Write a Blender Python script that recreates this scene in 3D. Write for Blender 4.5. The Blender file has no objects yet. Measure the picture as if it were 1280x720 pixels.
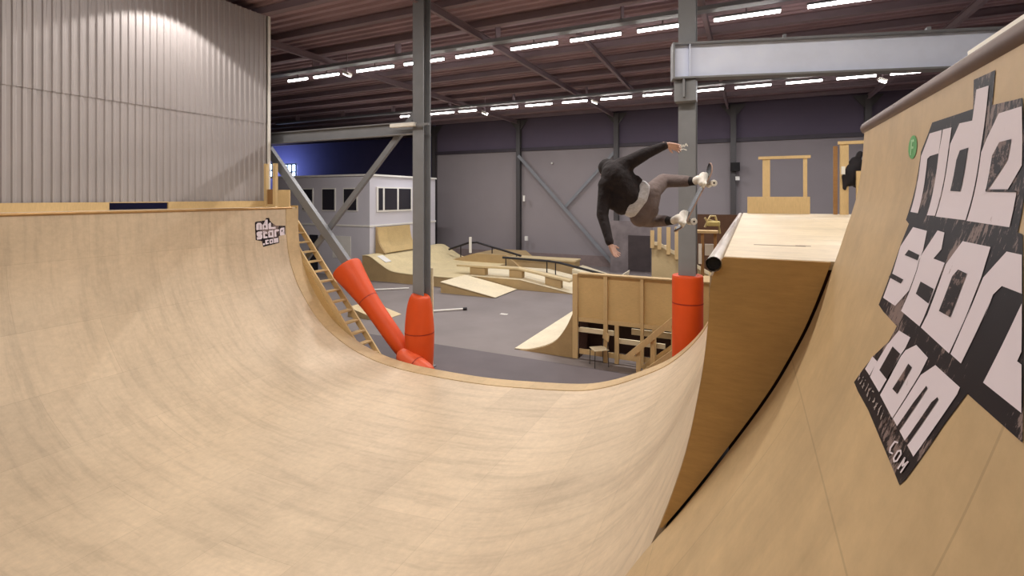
import bpy, bmesh, math, random
from mathutils import Vector, Matrix
R = math.radians
random.seed(7)
SC = bpy.context.scene
COL = SC.collection
F = 620.0
A = R(25.67)
CA, SA = math.cos(A), math.sin(A)
FLOOR = -4.6            # hall floor; the camera stands at the origin

def at(px, py, D):      # a point seen at (px,py) at depth D metres in front of the lens
    X, Z = (px-640)/F*D, (246-py)/F*D
    return Vector((X*CA-D*SA, X*SA+D*CA, Z))

# ------------------------------------------------------------------ materials
def newmat(name):
    m = bpy.data.materials.new(name); m.use_nodes = True
    nt = m.node_tree; b = nt.nodes['Principled BSDF']
    return m, nt, b
def lin(c):
    return tuple((v/255/12.92 if v/255 <= .04045 else ((v/255+.055)/1.055)**2.4) for v in c)+(1,)
def mixrgb(nt, fac, a, b, mode='MIX'):
    n = nt.nodes.new('ShaderNodeMix'); n.data_type = 'RGBA'; n.blend_type = mode
    for s, v in ((n.inputs[0], fac), (n.inputs[6], a), (n.inputs[7], b)):
        if hasattr(v, 'links'): nt.links.new(v, s)
        else: s.default_value = v
    return n.outputs[2]
def ramp(nt, src, stops):
    n = nt.nodes.new('ShaderNodeValToRGB'); nt.links.new(src, n.inputs[0])
    e = n.color_ramp.elements
    e[0].position, e[0].color = stops[0]; e[1].position, e[1].color = stops[-1]
    for p, c in stops[1:-1]:
        q = e.new(p); q.color = c
    return n.outputs[0]
def noise(nt, scale, vec=None, detail=4, rough=.55, stretch=None, coord='Object'):
    tc = nt.nodes.new('ShaderNodeTexCoord'); mp = nt.nodes.new('ShaderNodeMapping')
    nt.links.new(tc.outputs[coord], mp.inputs[0])
    if stretch: mp.inputs['Scale'].default_value = stretch
    n = nt.nodes.new('ShaderNodeTexNoise'); n.inputs['Scale'].default_value = scale
    n.inputs['Detail'].default_value = detail; n.inputs['Roughness'].default_value = rough
    nt.links.new(mp.outputs[0], n.inputs['Vector'])
    return n.outputs['Fac']
g = lambda v: (v, v, v, 1)
def paint(name, col, rough=.5, metal=0, var=.12, scale=3, bump=0, stretch=None, spec=.5):
    m, nt, b = newmat(name); c = lin(col)
    f = noise(nt, scale, stretch=stretch)
    k = ramp(nt, f, [(.3, g(1-var)), (.7, g(1+var*.5))])
    nt.links.new(mixrgb(nt, 1.0, c, k, 'MULTIPLY'), b.inputs['Base Color'])
    b.inputs['Roughness'].default_value = rough; b.inputs['Metallic'].default_value = metal
    b.inputs['Specular IOR Level'].default_value = spec
    if bump:
        bp = nt.nodes.new('ShaderNodeBump'); bp.inputs['Strength'].default_value = bump
        bp.inputs['Distance'].default_value = .02
        nt.links.new(noise(nt, scale*8), bp.inputs['Height']); nt.links.new(bp.outputs[0], b.inputs['Normal'])
    return m
def ply(name, col, var=.12, uv=None, rough=.5, scale=1.4, stretch=(1, 1, 6), sheet=.08, scuff=0.0, spec=.35, off=(0,0)):
    """plywood: blotches, fine grain and, on unrolled surfaces, sheets laid in courses"""
    m, nt, b = newmat(name); c = lin(col)
    coord = 'UV' if uv else 'Object'
    f = noise(nt, scale, detail=5, coord=coord)
    col1 = mixrgb(nt, 1.0, c, ramp(nt, f, [(.28, g(1-var)), (.72, g(1+var*.6))]), 'MULTIPLY')
    f2 = noise(nt, 9, detail=6, rough=.7, stretch=stretch, coord=coord)
    col1 = mixrgb(nt, 1.0, col1, ramp(nt, f2, [(.3, g(.9)), (.7, g(1.07))]), 'MULTIPLY')
    if uv:
        tc = nt.nodes.new('ShaderNodeTexCoord'); mp = nt.nodes.new('ShaderNodeMapping')
        mp.inputs['Location'].default_value = (off[0], off[1], 0)
        nt.links.new(tc.outputs['UV'], mp.inputs[0])
        br = nt.nodes.new('ShaderNodeTexBrick'); nt.links.new(mp.outputs[0], br.inputs['Vector'])
        br.inputs['Scale'].default_value = 1; br.inputs['Brick Width'].default_value = uv[0]
        br.inputs['Row Height'].default_value = uv[1]; br.inputs['Mortar Size'].default_value = .004
        br.inputs['Mortar Smooth'].default_value = .3
        br.inputs['Color1'].default_value = g(1-sheet); br.inputs['Color2'].default_value = g(1+sheet*.5)
        br.inputs['Mortar'].default_value = g(.8)
        col1 = mixrgb(nt, 1.0, col1, br.outputs['Color'], 'MULTIPLY')
        if scuff:
            f3 = noise(nt, 1.0, detail=7, rough=.65, stretch=(5.5, .55, 1), coord='UV')
            col1 = mixrgb(nt, 1.0, col1, ramp(nt, f3, [(.36, g(1-scuff)), (.5, g(1)), (.66, g(1+scuff*.35))]), 'MULTIPLY')
            f4 = noise(nt, 2.2, detail=8, rough=.75, stretch=(7, 1.5, 1), coord='UV')
            col1 = mixrgb(nt, 1.0, col1, ramp(nt, f4, [(.27, g(.72)), (.34, g(1))]), 'MULTIPLY')
    nt.links.new(col1, b.inputs['Base Color'])
    b.inputs['Roughness'].default_value = rough; b.inputs['Specular IOR Level'].default_value = spec
    return m
def emit(name, col, s):
    m, nt, b = newmat(name)
    b.inputs['Base Color'].default_value = (.9, .9, .9, 1)
    b.inputs['Emission Color'].default_value = col; b.inputs['Emission Strength'].default_value = s
    return m

# ------------------------------------------------------------------ mesh builder
class MB:
    def __init__(s): s.v = []; s.f = []; s.uv = {}; s.sm = set()
    def add(s, vs, fs, smooth=False, uvs=None):
        o = len(s.v); s.v += [tuple(v) for v in vs]
        for i, f in enumerate(fs):
            if smooth: s.sm.add(len(s.f))
            if uvs and uvs.get(i): s.uv[len(s.f)] = uvs[i]
            s.f.append(tuple(o+k for k in f))
        return s
    def box(s, c, d, rot=None):
        M = rot or Matrix.Identity(3); c = Vector(c); h = [v/2 for v in d]
        vs = [c+M@Vector((sx*h[0], sy*h[1], sz*h[2])) for sx in (-1, 1) for sy in (-1, 1) for sz in (-1, 1)]
        return s.add(vs, [(0,1,3,2),(4,6,7,5),(0,4,5,1),(2,3,7,6),(0,2,6,4),(1,5,7,3)])
    def bb(s, x0, x1, y0, y1, z0, z1):
        return s.box(((x0+x1)/2, (y0+y1)/2, (z0+z1)/2), (abs(x1-x0), abs(y1-y0), abs(z1-z0)))
    def bar(s, p, q, w, h, up=(0,0,1)):           # rectangular bar p->q, w across, h along up
        p, q = Vector(p), Vector(q); d = (q-p); L = d.length; d.normalize(); u = Vector(up)
        x = d.cross(u)
        if x.length < 1e-4: x = d.cross(Vector((0,1,0)))
        x.normalize(); u = x.cross(d)
        return s.box((p+q)/2, (w, L, h), Matrix((x, d, u)).transposed())
    def tube(s, pts, r, n=12, cap=True, rr=None, sq=None):
        pts = [Vector(p) for p in pts]; rings = []; t0 = None
        for i, p in enumerate(pts):
            d = (pts[min(i+1, len(pts)-1)]-pts[max(i-1, 0)]).normalized()
            if t0 is None:
                x = d.cross(Vector((0,0,1)))
                if x.length < .05: x = d.cross(Vector((0,1,0)))
            else: x = t0-d*t0.dot(d)
            x.normalize(); t0 = x; y = d.cross(x)
            ri = rr[i] if rr else r
            rings.append([p+(x*math.cos(a)*(sq or 1)+y*math.sin(a))*ri for a in [k*math.tau/n for k in range(n)]])
        vs = [v for rg in rings for v in rg]; fs = []
        for i in range(len(pts)-1):
            for k in range(n): fs.append((i*n+k, i*n+(k+1)%n, (i+1)*n+(k+1)%n, (i+1)*n+k))
        s.add(vs, fs, True)
        if cap: s.add(rings[0], [tuple(range(n-1,-1,-1))]); s.add(rings[-1], [tuple(range(n))])
        return s
    def prism(s, poly, a, b, axis='y'):            # poly in the two other axes, extruded a..b
        n = len(poly)
        mk = {'y': lambda p, t: (p[0], t, p[1]), 'x': lambda p, t: (t, p[0], p[1]), 'z': lambda p, t: (p[0], p[1], t)}[axis]
        vs = [mk(p, a) for p in poly]+[mk(p, b) for p in poly]
        return s.add(vs, [tuple(range(n)), tuple(range(2*n-1, n-1, -1))]+[(i, i+n, (i+1)%n+n, (i+1)%n) for i in range(n)])
    def build(s, name, mat, parent=None, bevel=0, origin=None):
        me = bpy.data.meshes.new(name)
        o = bpy.data.objects.new(name, me); COL.objects.link(o)
        if origin is None:
            if parent is not None: org = Vector(parent.get('_o', (0,0,0)))
            else:
                xs = [v[0] for v in s.v]; ys = [v[1] for v in s.v]; zs = [v[2] for v in s.v]
                org = Vector(((min(xs)+max(xs))/2, (min(ys)+max(ys))/2, min(zs)))
        else: org = Vector(origin)
        me.from_pydata([tuple(Vector(v)-org) for v in s.v], [], s.f)
        if s.uv:
            ul = me.uv_layers.new(name='UVMap')
            for p in me.polygons:
                q = s.uv.get(p.index)
                if q:
                    for k, li in enumerate(p.loop_indices): ul.data[li].uv = q[k]
        for p in me.polygons: p.use_smooth = p.index in s.sm
        if not s.uv:
            bm = bmesh.new(); bm.from_mesh(me); bmesh.ops.recalc_face_normals(bm, faces=bm.faces); bm.to_mesh(me); bm.free()
        me.materials.append(mat)
        if parent is None: o.location = org
        else: o.parent = parent
        if bevel:
            md = o.modifiers.new('bevel', 'BEVEL'); md.width = bevel; md.segments = 2; md.limit_method = 'ANGLE'
        ORG[o.name] = org
        return o
ORG = {}
def tag(o, label=None, cat=None, group=None, kind=None):
    if label: o['label'] = label
    if cat: o['category'] = cat
    if group: o['group'] = group
    if kind: o['kind'] = kind
    return o
def thing(name, label, cat, loc, group=None):
    o = bpy.data.objects.new(name, None); COL.objects.link(o); o.location = loc
    o.empty_display_size = .2; ORG[o.name] = Vector(loc)
    return tag(o, label, cat, group)
def part(mb, name, mat, parent, label=None, bevel=0):
    """parent may be an Empty or a mesh part: vertices are written in world space, origin = the thing's base"""
    org = ORG[parent.name]
    o = mb.build(name, mat, parent, bevel, origin=org)
    if label: o['label'] = label
    return o
def copy_tree(o, parent=None):
    c = o.copy(); COL.objects.link(c); c.parent = parent
    for ch in o.children: copy_tree(ch, c)
    return c

def cr(pts, n=6):
    out = []; P = [pts[0]]+list(pts)+[pts[-1]]
    for i in range(1, len(P)-2):
        for k in range(n):
            t = k/n; a_, b, c_, d = P[i-1], P[i], P[i+1], P[i+2]
            out.append(tuple(.5*((2*b[j])+(-a_[j]+c_[j])*t+(2*a_[j]-5*b[j]+4*c_[j]-d[j])*t*t+(-a_[j]+3*b[j]-3*c_[j]+d[j])*t**3) for j in range(len(b))))
    out.append(pts[-1]); return out
def normals(pr):      # unit normals on the left of the direction of travel
    out = []
    for i in range(len(pr)):
        a, b = pr[max(i-1, 0)], pr[min(i+1, len(pr)-1)]
        dx, dz = b[0]-a[0], b[1]-a[1]; L = math.hypot(dx, dz); out.append((-dz/L, dx/L))
    return out
def sheet(mb, pr, y0, y1, th, ny=1, side=1):
    """a bent board: profile (x,z) swept along y; riding face on `side` of travel, thickness th behind it"""
    nn = normals(pr); s = [0]
    for i in range(1, len(pr)): s.append(s[-1]+math.dist(pr[i], pr[i-1]))
    ys = [y0+(y1-y0)*k/ny for k in range(ny+1)]; n = len(pr)
    vs = [(p[0], y, p[1]) for y in ys for p in pr]
    fs = []; uv = {}
    for j in range(ny):
        for i in range(n-1):
            q = (j*n+i, j*n+i+1, (j+1)*n+i+1, (j+1)*n+i)
            uq = ((ys[j], s[i]), (ys[j], s[i+1]), (ys[j+1], s[i+1]), (ys[j+1], s[i]))
            if side < 0: q = q[::-1]; uq = uq[::-1]
            uv[len(fs)] = uq; fs.append(q)
    mb.add(vs, fs, True, uv)
    bk = [(p[0]-m[0]*th*side, p[1]-m[1]*th*side) for p, m in zip(pr, nn)]
    vs = [(p[0], y0, p[1]) for p in pr]+[(p[0], y0, p[1]) for p in bk]+[(p[0], y1, p[1]) for p in pr]+[(p[0], y1, p[1]) for p in bk]
    fs = []; uv = {}
    for i in range(n-1):
        for q in ((i, i+1, n+i+1, n+i), (2*n+i, 3*n+i, 3*n+i+1, 2*n+i+1), (n+i, n+i+1, 3*n+i+1, 3*n+i)):
            uv[len(fs)] = ((.1, s[i]), (.1, s[i+1]), (.12, s[i+1]), (.12, s[i])); fs.append(q)
    fs += [(0, n, 3*n, 2*n), (n-1, 2*n+n-1, 4*n-1, 2*n-1)]
    uv[len(fs)-2] = uv[len(fs)-1] = ((0,0),(.1,0),(.1,.1),(0,.1))
    mb.add(vs, fs, False, uv)
    return mb

def blob(name, caps, mat, parent, voxel=.012, smooth=4, label=None):
    """one continuous body surface grown over tapering capsules, then remeshed"""
    bm = bmesh.new()
    for c in caps:
        p0, r0, p1, r1 = Vector(c[0]), c[1], Vector(c[2]), c[3]
        fl = c[4] if len(c) > 4 else 1.0; ax = Vector(c[5]) if len(c) > 5 else None
        N = 7
        for k in range(N):
            t = k/(N-1); r = r0+(r1-r0)*t; p = p0.lerp(p1, t)
            res = bmesh.ops.create_icosphere(bm, subdivisions=2, radius=r)
            for v in res['verts']:
                if ax is not None:      # flatten along ax
                    a = ax.normalized(); v.co -= a*(v.co.dot(a))*(1-fl)
                v.co += p
        L = (p1-p0).length
        if L > 1e-3:
            M = (p1-p0).to_track_quat('Z', 'Y').to_matrix().to_4x4()
            res = bmesh.ops.create_cone(bm, segments=20, radius1=r0, radius2=r1, depth=L, cap_ends=True)
            for v in res['verts']:
                v.co = M@v.co
                if ax is not None:
                    a = ax.normalized(); v.co -= a*(v.co.dot(a))*(1-fl)
                v.co += (p0+p1)/2
    me = bpy.data.meshes.new(name+'_src'); bm.to_mesh(me); bm.free()
    tmp = bpy.data.objects.new(name+'_src', me); COL.objects.link(tmp)
    m = tmp.modifiers.new('r', 'REMESH'); m.mode = 'VOXEL'; m.voxel_size = voxel; m.use_smooth_shade = True
    m2 = tmp.modifiers.new('s', 'SMOOTH'); m2.iterations = smooth; m2.factor = .5
    dg = bpy.context.evaluated_depsgraph_get(); dg.update()
    res = bpy.data.meshes.new_from_object(tmp.evaluated_get(dg))
    bpy.data.objects.remove(tmp); bpy.data.meshes.remove(me)
    org = ORG[parent.name]
    for v in res.vertices: v.co -= org
    for p in res.polygons: p.use_smooth = True
    res.name = name; res.materials.clear(); res.materials.append(mat)
    o = bpy.data.objects.new(name, res); COL.objects.link(o); o.parent = parent; ORG[o.name] = org
    if label: o['label'] = label
    return o
DEC_BACK= [(1.739, 0.105), (1.55, 0.11), (1.459, 0.112), (1.467, 0.045), (1.357, 0.048), (1.359, 0.12), (1.265, 0.126), (1.231, 0.128), (1.156, 0.334), (1.145, 0.375), (1.126, 0.377), (0.912, 0.661), (1.103, 0.662), (1.136, 0.739), (1.182, 0.877), (1.195, 0.897), (1.52, 0.875), (1.652, 0.875), (1.72, 0.871), (1.69, 0.817), (1.655, 0.768), (1.58, 0.701), (1.565, 0.655), (1.714, 0.649), (1.783, 0.642), (1.781, 0.543), (1.782, 0.453), (1.774, 0.392), (1.816, 0.382), (1.815, 0.18)]
DEC_W= [('letter_r', [(1.749, 0.134), (1.651, 0.136), (1.655, 0.197), (1.723, 0.199), (1.743, 0.205), (1.721, 0.359), (1.794, 0.357), (1.804, 0.193)]), ('letter_i', [(1.643, 0.136), (1.581, 0.138), (1.585, 0.196), (1.579, 0.361), (1.64, 0.362), (1.654, 0.197)]), ('letter_d', [(1.53, 0.135), (1.454, 0.139), (1.445, 0.071), (1.381, 0.075), (1.388, 0.215), (1.381, 0.364), (1.572, 0.363), (1.577, 0.216), (1.577, 0.18)]), ('letter_e', [(1.321, 0.143), (1.227, 0.144), (1.194, 0.255), (1.228, 0.298), (1.192, 0.304), (1.178, 0.368), (1.373, 0.365), (1.382, 0.216), (1.364, 0.189)]), ('letter_s', [(1.722, 0.399), (1.598, 0.402), (1.575, 0.452), (1.578, 0.479), (1.572, 0.505), (1.573, 0.559), (1.634, 0.614), (1.763, 0.616), (1.764, 0.561), (1.761, 0.54), (1.773, 0.46)]), ('letter_t', [(1.525, 0.396), (1.476, 0.398), (1.456, 0.437), (1.484, 0.463), (1.408, 0.464), (1.413, 0.6), (1.417, 0.618), (1.574, 0.615), (1.566, 0.56), (1.567, 0.504), (1.577, 0.468)]), ('letter_o', [(1.356, 0.409), (1.221, 0.409), (1.212, 0.467), (1.216, 0.553), (1.224, 0.625), (1.407, 0.618), (1.399, 0.586), (1.399, 0.465)]), ('letter_r', [(1.155, 0.411), (1.101, 0.411), (1.056, 0.471), (1.126, 0.47), (1.145, 0.489), (1.145, 0.536), (1.146, 0.506), (1.163, 0.626), (1.217, 0.624), (1.21, 0.519), (1.21, 0.552), (1.204, 0.467)]), ('letter_e', [(1.046, 0.485), (0.998, 0.552), (0.999, 0.568), (0.985, 0.569), (0.939, 0.628), (1.066, 0.628)]), ('full_stop', [(1.655, 0.768), (1.603, 0.766), (1.615, 0.812), (1.672, 0.812)]), ('letter_c', [(1.535, 0.659), (1.445, 0.653), (1.449, 0.68), (1.462, 0.705), (1.499, 0.816), (1.607, 0.813), (1.607, 0.778), (1.578, 0.711)]), ('letter_o', [(1.394, 0.657), (1.308, 0.661), (1.315, 0.7), (1.359, 0.825), (1.485, 0.818), (1.456, 0.705), (1.443, 0.685)]), ('letter_m', [(1.261, 0.662), (1.132, 0.662), (1.132, 0.675), (1.191, 0.832), (1.354, 0.824), (1.309, 0.701)])]
DEC_K= [[(1.504, 0.202), (1.454, 0.2), (1.456, 0.209), (1.455, 0.3), (1.519, 0.298), (1.517, 0.223)], [(1.299, 0.203), (1.25, 0.202), (1.252, 0.241), (1.311, 0.297), (1.321, 0.301), (1.323, 0.228)], [(1.323, 0.297), (1.228, 0.298), (1.193, 0.301), (1.192, 0.304), (1.32, 0.302)], [(1.686, 0.462), (1.587, 0.466), (1.588, 0.48), (1.704, 0.479)], [(1.767, 0.541), (1.643, 0.541), (1.653, 0.554), (1.779, 0.555)], [(1.512, 0.525), (1.415, 0.527), (1.414, 0.562), (1.514, 0.557)], [(1.323, 0.468), (1.276, 0.47), (1.278, 0.563), (1.343, 0.564), (1.34, 0.485)], [(1.532, 0.702), (1.464, 0.701), (1.483, 0.775), (1.557, 0.776)], [(1.393, 0.703), (1.367, 0.703), (1.386, 0.776), (1.424, 0.778)], [(1.261, 0.708), (1.252, 0.71), (1.298, 0.829), (1.317, 0.829), (1.288, 0.758)], [(1.196, 0.707), (1.189, 0.709), (1.235, 0.829), (1.252, 0.829), (1.211, 0.724)]]
DEC_ST= [('letter_c', [[(1.277, 0.844), (1.297, 0.851), (1.295, 0.854), (1.275, 0.847)], [(1.297, 0.852), (1.304, 0.872), (1.296, 0.87), (1.289, 0.85)], [(1.304, 0.871), (1.297, 0.88), (1.29, 0.876), (1.296, 0.868)], [(1.297, 0.88), (1.277, 0.874), (1.276, 0.87), (1.296, 0.876)]]), ('letter_o', [[(1.261, 0.875), (1.257, 0.856), (1.264, 0.858), (1.268, 0.878)], [(1.26, 0.859), (1.246, 0.85), (1.25, 0.848), (1.265, 0.858)], [(1.254, 0.851), (1.244, 0.856), (1.238, 0.852), (1.247, 0.848)], [(1.245, 0.854), (1.249, 0.873), (1.242, 0.871), (1.238, 0.852)], [(1.246, 0.87), (1.26, 0.88), (1.254, 0.881), (1.241, 0.87)], [(1.251, 0.878), (1.262, 0.873), (1.269, 0.877), (1.257, 0.882)]]), ('letter_m', [[(1.223, 0.879), (1.215, 0.848), (1.222, 0.85), (1.23, 0.881)], [(1.222, 0.851), (1.217, 0.868), (1.211, 0.866), (1.216, 0.848)], [(1.212, 0.867), (1.196, 0.848), (1.202, 0.848), (1.218, 0.867)], [(1.203, 0.849), (1.212, 0.879), (1.206, 0.878), (1.197, 0.847)]])]
DEC_G= [[(1.86, 0.162), (1.862, 0.176), (1.869, 0.187), (1.882, 0.194), (1.899, 0.195), (1.917, 0.191), (1.934, 0.182), (1.946, 0.169), (1.951, 0.154), (1.949, 0.14), (1.939, 0.128), (1.925, 0.122), (1.907, 0.121), (1.89, 0.126), (1.875, 0.135), (1.865, 0.148)], [(1.926, 0.134), (1.892, 0.135), (1.89, 0.142), (1.91, 0.143), (1.91, 0.155), (1.893, 0.157), (1.89, 0.164), (1.91, 0.163), (1.907, 0.183), (1.919, 0.182)]]
# ------------------------------------------------------------------ materials used
M_ramp = ply('ramp_birch_ply', (204,184,157), var=.12, uv=(2.44,1.22), rough=.5, scale=.7, sheet=.08, scuff=.13, off=(.9,.35))
M_near = ply('tall_ramp_ply', (200,172,130), var=.13, uv=(2.44,1.22), rough=.5, scale=1.5, sheet=.02, scuff=.08, off=(.25,.1))
M_side = ply('side_ply', (198,160,102), var=.18, rough=.55, scale=1.6)
M_skirt = ply('skirt_ply', (196,164,112), var=.12, rough=.6)
M_deck = ply('deck_ply', (222,205,176), var=.14, uv=(2.44,1.22), rough=.45, sheet=.08, scuff=.12, off=(0,.35))
M_obst = ply('obstacle_ply', (205,184,142), var=.10, rough=.5)
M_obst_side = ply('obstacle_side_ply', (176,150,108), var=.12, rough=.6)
M_pale = ply('pale_ply', (226,212,180), var=.08, rough=.5)
M_timber = ply('timber', (208,180,132), var=.12, rough=.6, stretch=(6,6,1))
M_timber_dk = ply('aged_timber', (150,112,70), var=.2, rough=.6)
M_steel = paint('grey_steel_paint', (122,124,128), .5, 0, .1, 2)
M_steel_blue = paint('blue_grey_steel', (226,234,255), .55, 0, .06, 2)
M_steel_dk = paint('dark_steel', (70,66,66), .5, 0, .12, 2)
M_pipe = paint('coping_steel', (112,92,84), .55, .3, .25, 4)
M_pipe_w = paint('worn_coping_steel', (205,195,185), .35, .6, .15, 6)
M_black = paint('black_void', (14,10,10), .8, 0, .1)
M_rail = paint('black_rail_steel', (34,30,32), .4, .3, .1)
M_orange = paint('orange_vinyl', (212,74,6), .55, 0, .07, 2)
M_orange2 = paint('faded_orange_vinyl', (222,92,52), .45, 0, .1, 3)
M_white = paint('white_paint', (225,222,214), .55, 0, .05)
M_floor = paint('concrete', (126,117,114), .6, 0, .16, .5, bump=.05)
M_floor2 = paint('dark_mat', (94,86,88), .7, 0, .14, .8)
M_corr = paint('corrugated_cladding', (166,160,160), .5, 0, .06, .8)
M_wall_lo = paint('grey_wall', (140,132,133), .8, 0, .06, .3)
M_wall_hi = paint('dark_upper_wall', (92,82,98), .85, 0, .08, .3)
M_navy = paint('navy_wall', (122,114,156), .85, 0, .15, .2)
M_roof = paint('roof_deck', (164,138,144), .8, 0, .15, .5)
M_purlin = paint('roof_steel', (134,116,122), .7, 0, .1, 1)
M_build = paint('white_cladding', (200,197,203), .7, 0, .04, .3)
M_glass, _nt, _b = newmat('dark_glass'); _b.inputs['Base Color'].default_value = (.03,.028,.035,1); _b.inputs['Roughness'].default_value = .12
M_tube = emit('lit_tube', (1,.95,.9,1), 16)
M_win = emit('daylight_window', (.55,.75,1,1), 6)

# ------------------------------------------------------------------ the hall
struct = lambda o: tag(o, kind='structure')
def wallbox(name, b, mat): return struct(MB().bb(*b).build(name, mat))
YB = 32.0
wallbox('floor', (-52,13,-9,39,FLOOR-.3,FLOOR), M_floor)
m = MB().bb(-30,9,-6,12.9,FLOOR,FLOOR+.012); struct(m.build('floor_mat', M_floor2))
wallbox('wall_far', (-21.9,13,YB,YB+.3,FLOOR,3.35), M_wall_lo)
wallbox('wall_far_upper', (-21.9,13,YB,YB+.3,3.35,5.7), M_wall_hi)
wallbox('wall_far_left', (-52,-21.9,38,38.3,FLOOR,5.7), M_navy)
wallbox('wall_return', (-22.2,-21.9,YB,38,FLOOR,5.7), M_navy)
wallbox('wall_left', (-52.3,-52,-9,38.3,FLOOR,5.7), M_navy)
wallbox('wall_right', (13,13.3,-9,YB+.3,FLOOR,5.7), M_wall_lo)
wallbox('wall_back', (-52,13,-9.3,-9,FLOOR,5.7), M_wall_lo)
# trapezoid roof deck, ridges along x
m = MB(); y = -9.3; pr = []
while y < 38.4:
    pr += [(y,5.72),(y+.14,5.72),(y+.18,5.64),(y+.32,5.64)]; y += .36
n = len(pr); vs = [(x,p[0],p[1]) for x in (-52.3,13.3) for p in pr]+[(x,p[0],5.9) for x in (-52.3,13.3) for p in (pr[0],pr[-1])]
fs = [(i,i+1,n+i+1,n+i) for i in range(n-1)]+[(2*n,2*n+1,2*n+3,2*n+2)]
m.add(vs, fs); ceil = struct(m.build('ceiling', M_roof))
yy = -7.0
while yy < 37.5:
    p = MB(); p.bb(-52,13,yy-.05,yy+.05,5.42,5.63); p.bb(-52,13,yy-.11,yy+.11,5.40,5.425)
    o = part(p, 'purlin', M_purlin, ceil); yy += 1.9
# rail where the far wall changes colour
struct(MB().bb(-21.9,13,YB-.12,YB,3.22,3.45).build('trim_1', paint('wall_rail', (60,52,60), .6)))
struct(MB().bb(-21.9,13,YB-.03,YB,-4.6,-3.9).build('baseboard_far', paint('far_plinth', (128,112,108), .7)))

def ibeam(mb, p, q, w, h, t=.02, up=(0,0,1)):
    p, q = Vector(p), Vector(q); d = (q-p).normalized(); u = Vector(up); x = d.cross(u).normalized(); u = x.cross(d)
    mb.bar(p, q, t, h-2*t, up)
    mb.bar(p+u*(h/2-t/2), q+u*(h/2-t/2), w, t, up); mb.bar(p-u*(h/2-t/2), q-u*(h/2-t/2), w, t, up)
    return mb
# roof beams along the hall, over each line of columns
for i, (x, w) in enumerate([(-14.85,'beyond the corrugated wall'),(-8.0,'over the left hand steel column'),(-1.2,'over the right hand steel column'),(5.6,'over the far right of the deck')]):
    o = ibeam(MB(), (x,-9,5.28), (x,YB,5.28), .12, .24).build('roof_beam', M_purlin)
    tag(o, 'dark steel roof beam running down the hall, '+w, 'beam')
o = ibeam(MB(), (-5.0,15.2,5.3), (-5.3,25,5.3), .12, .2).build('roof_beam', M_purlin)
tag(o, 'thin dark steel roof beam between the two rows of tube lights', 'beam')
# cable trays along x
for (y, z, t, l) in [(14.5,5.08,'nearer','grey steel cable tray hung just above the nearer row of tube lights'),(24.3,5.1,'far','grey steel cable tray hung beside the farther row of tube lights')]:
    th = thing('cable_tray', l, 'cable tray', (-9,y,z))
    c = MB().bb(-30,7,y-.16,y+.16,z-.02,z); c.bb(-30,7,y-.17,y-.15,z-.02,z+.09); c.bb(-30,7,y+.15,y+.17,z-.02,z+.09)
    part(c, 'tray', M_steel, th)
    c = MB()
    for k, dx in enumerate((-.08,.0,.08)): c.tube([(-30,y+dx,z+.03),(7,y+dx,z+.03)], .025, 8)
    part(c, 'cable', M_steel_dk, th)
    xx = -28
    while xx < 7:
        part(MB().bb(xx,xx+.03,y-.17,y+.17,z,5.66), 'hanger', M_purlin, th); xx += 4.1

# steel columns of the far wall
WPOST = [(-21.9,'steel post on the far wall beside the white building'),(-14.75,'dark steel post on the far grey wall, left of the wall bracing'),
         (-7.8,'dark steel post on the far grey wall behind the skateboarder'),(-.9,'dark steel post on the far wall carrying a black box'),(5.6,'dark steel post on the far wall beyond the jacket')]
for x, l in WPOST:
    th = thing('wall_post', l, 'post', (x,YB-.25,FLOOR))
    part(ibeam(MB(), (x,YB-.2,FLOOR), (x,YB-.2,5.4), .3, .3, .03, (0,1,0)), 'shaft', M_steel_dk, th)
    part(MB().prism([(x-.7,5.4),(x+.7,5.4),(x+.15,4.7),(x-.15,4.7)], YB-.22, YB-.18), 'haunch', M_steel_dk, th)
def brace(p, q, w, h, mat, label, cat='brace'):
    o = MB().bar(p, q, w, h, (0,1,0)).build('diagonal_brace', mat); tag(o, label, cat); return o
brace((-14.7,31.6,2.9), (-7.9,31.6,-4.4), .22, .05, M_steel, 'flat grey steel brace on the far wall falling to the right')
brace((-7.9,31.72,2.9), (-11.25,31.72,-.65), .18, .05, M_steel, 'short grey steel brace on the far wall rising to the right')
# small boxes on the far wall posts
pc = at(657,298,1); 
def wallitem(name, px, py, y, dims, mat, label, cat):
    r = (px-640)/F; D = y/(CA+r*SA); p = at(px, py, D)
    o = MB().box(p, dims).build(name, mat, bevel=.01); tag(o, label, cat); return o
wallitem('junction_box', 655, 248, 31.5, (.14,.1,.4), M_white, 'small white box halfway up the far wall post', 'junction box')
wallitem('alarm_bell', 658, 298, 31.5, (.22,.12,.3), M_white, 'white alarm bell low on the far wall post', 'alarm bell')
wallitem('speaker_box', 919, 208.5, 31.45, (.5,.2,.5), M_black, 'black box mounted on the far wall post above the deck', 'box')
wallitem('wall_lamp', 922, 223, 31.45, (.22,.15,.22), M_white, 'small white lamp under the black box on the wall post', 'lamp')
wallitem('wall_sensor', 690, 204, 31.9, (.12,.1,.12), M_white, 'tiny white sensor high on the grey wall', 'sensor')
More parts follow.
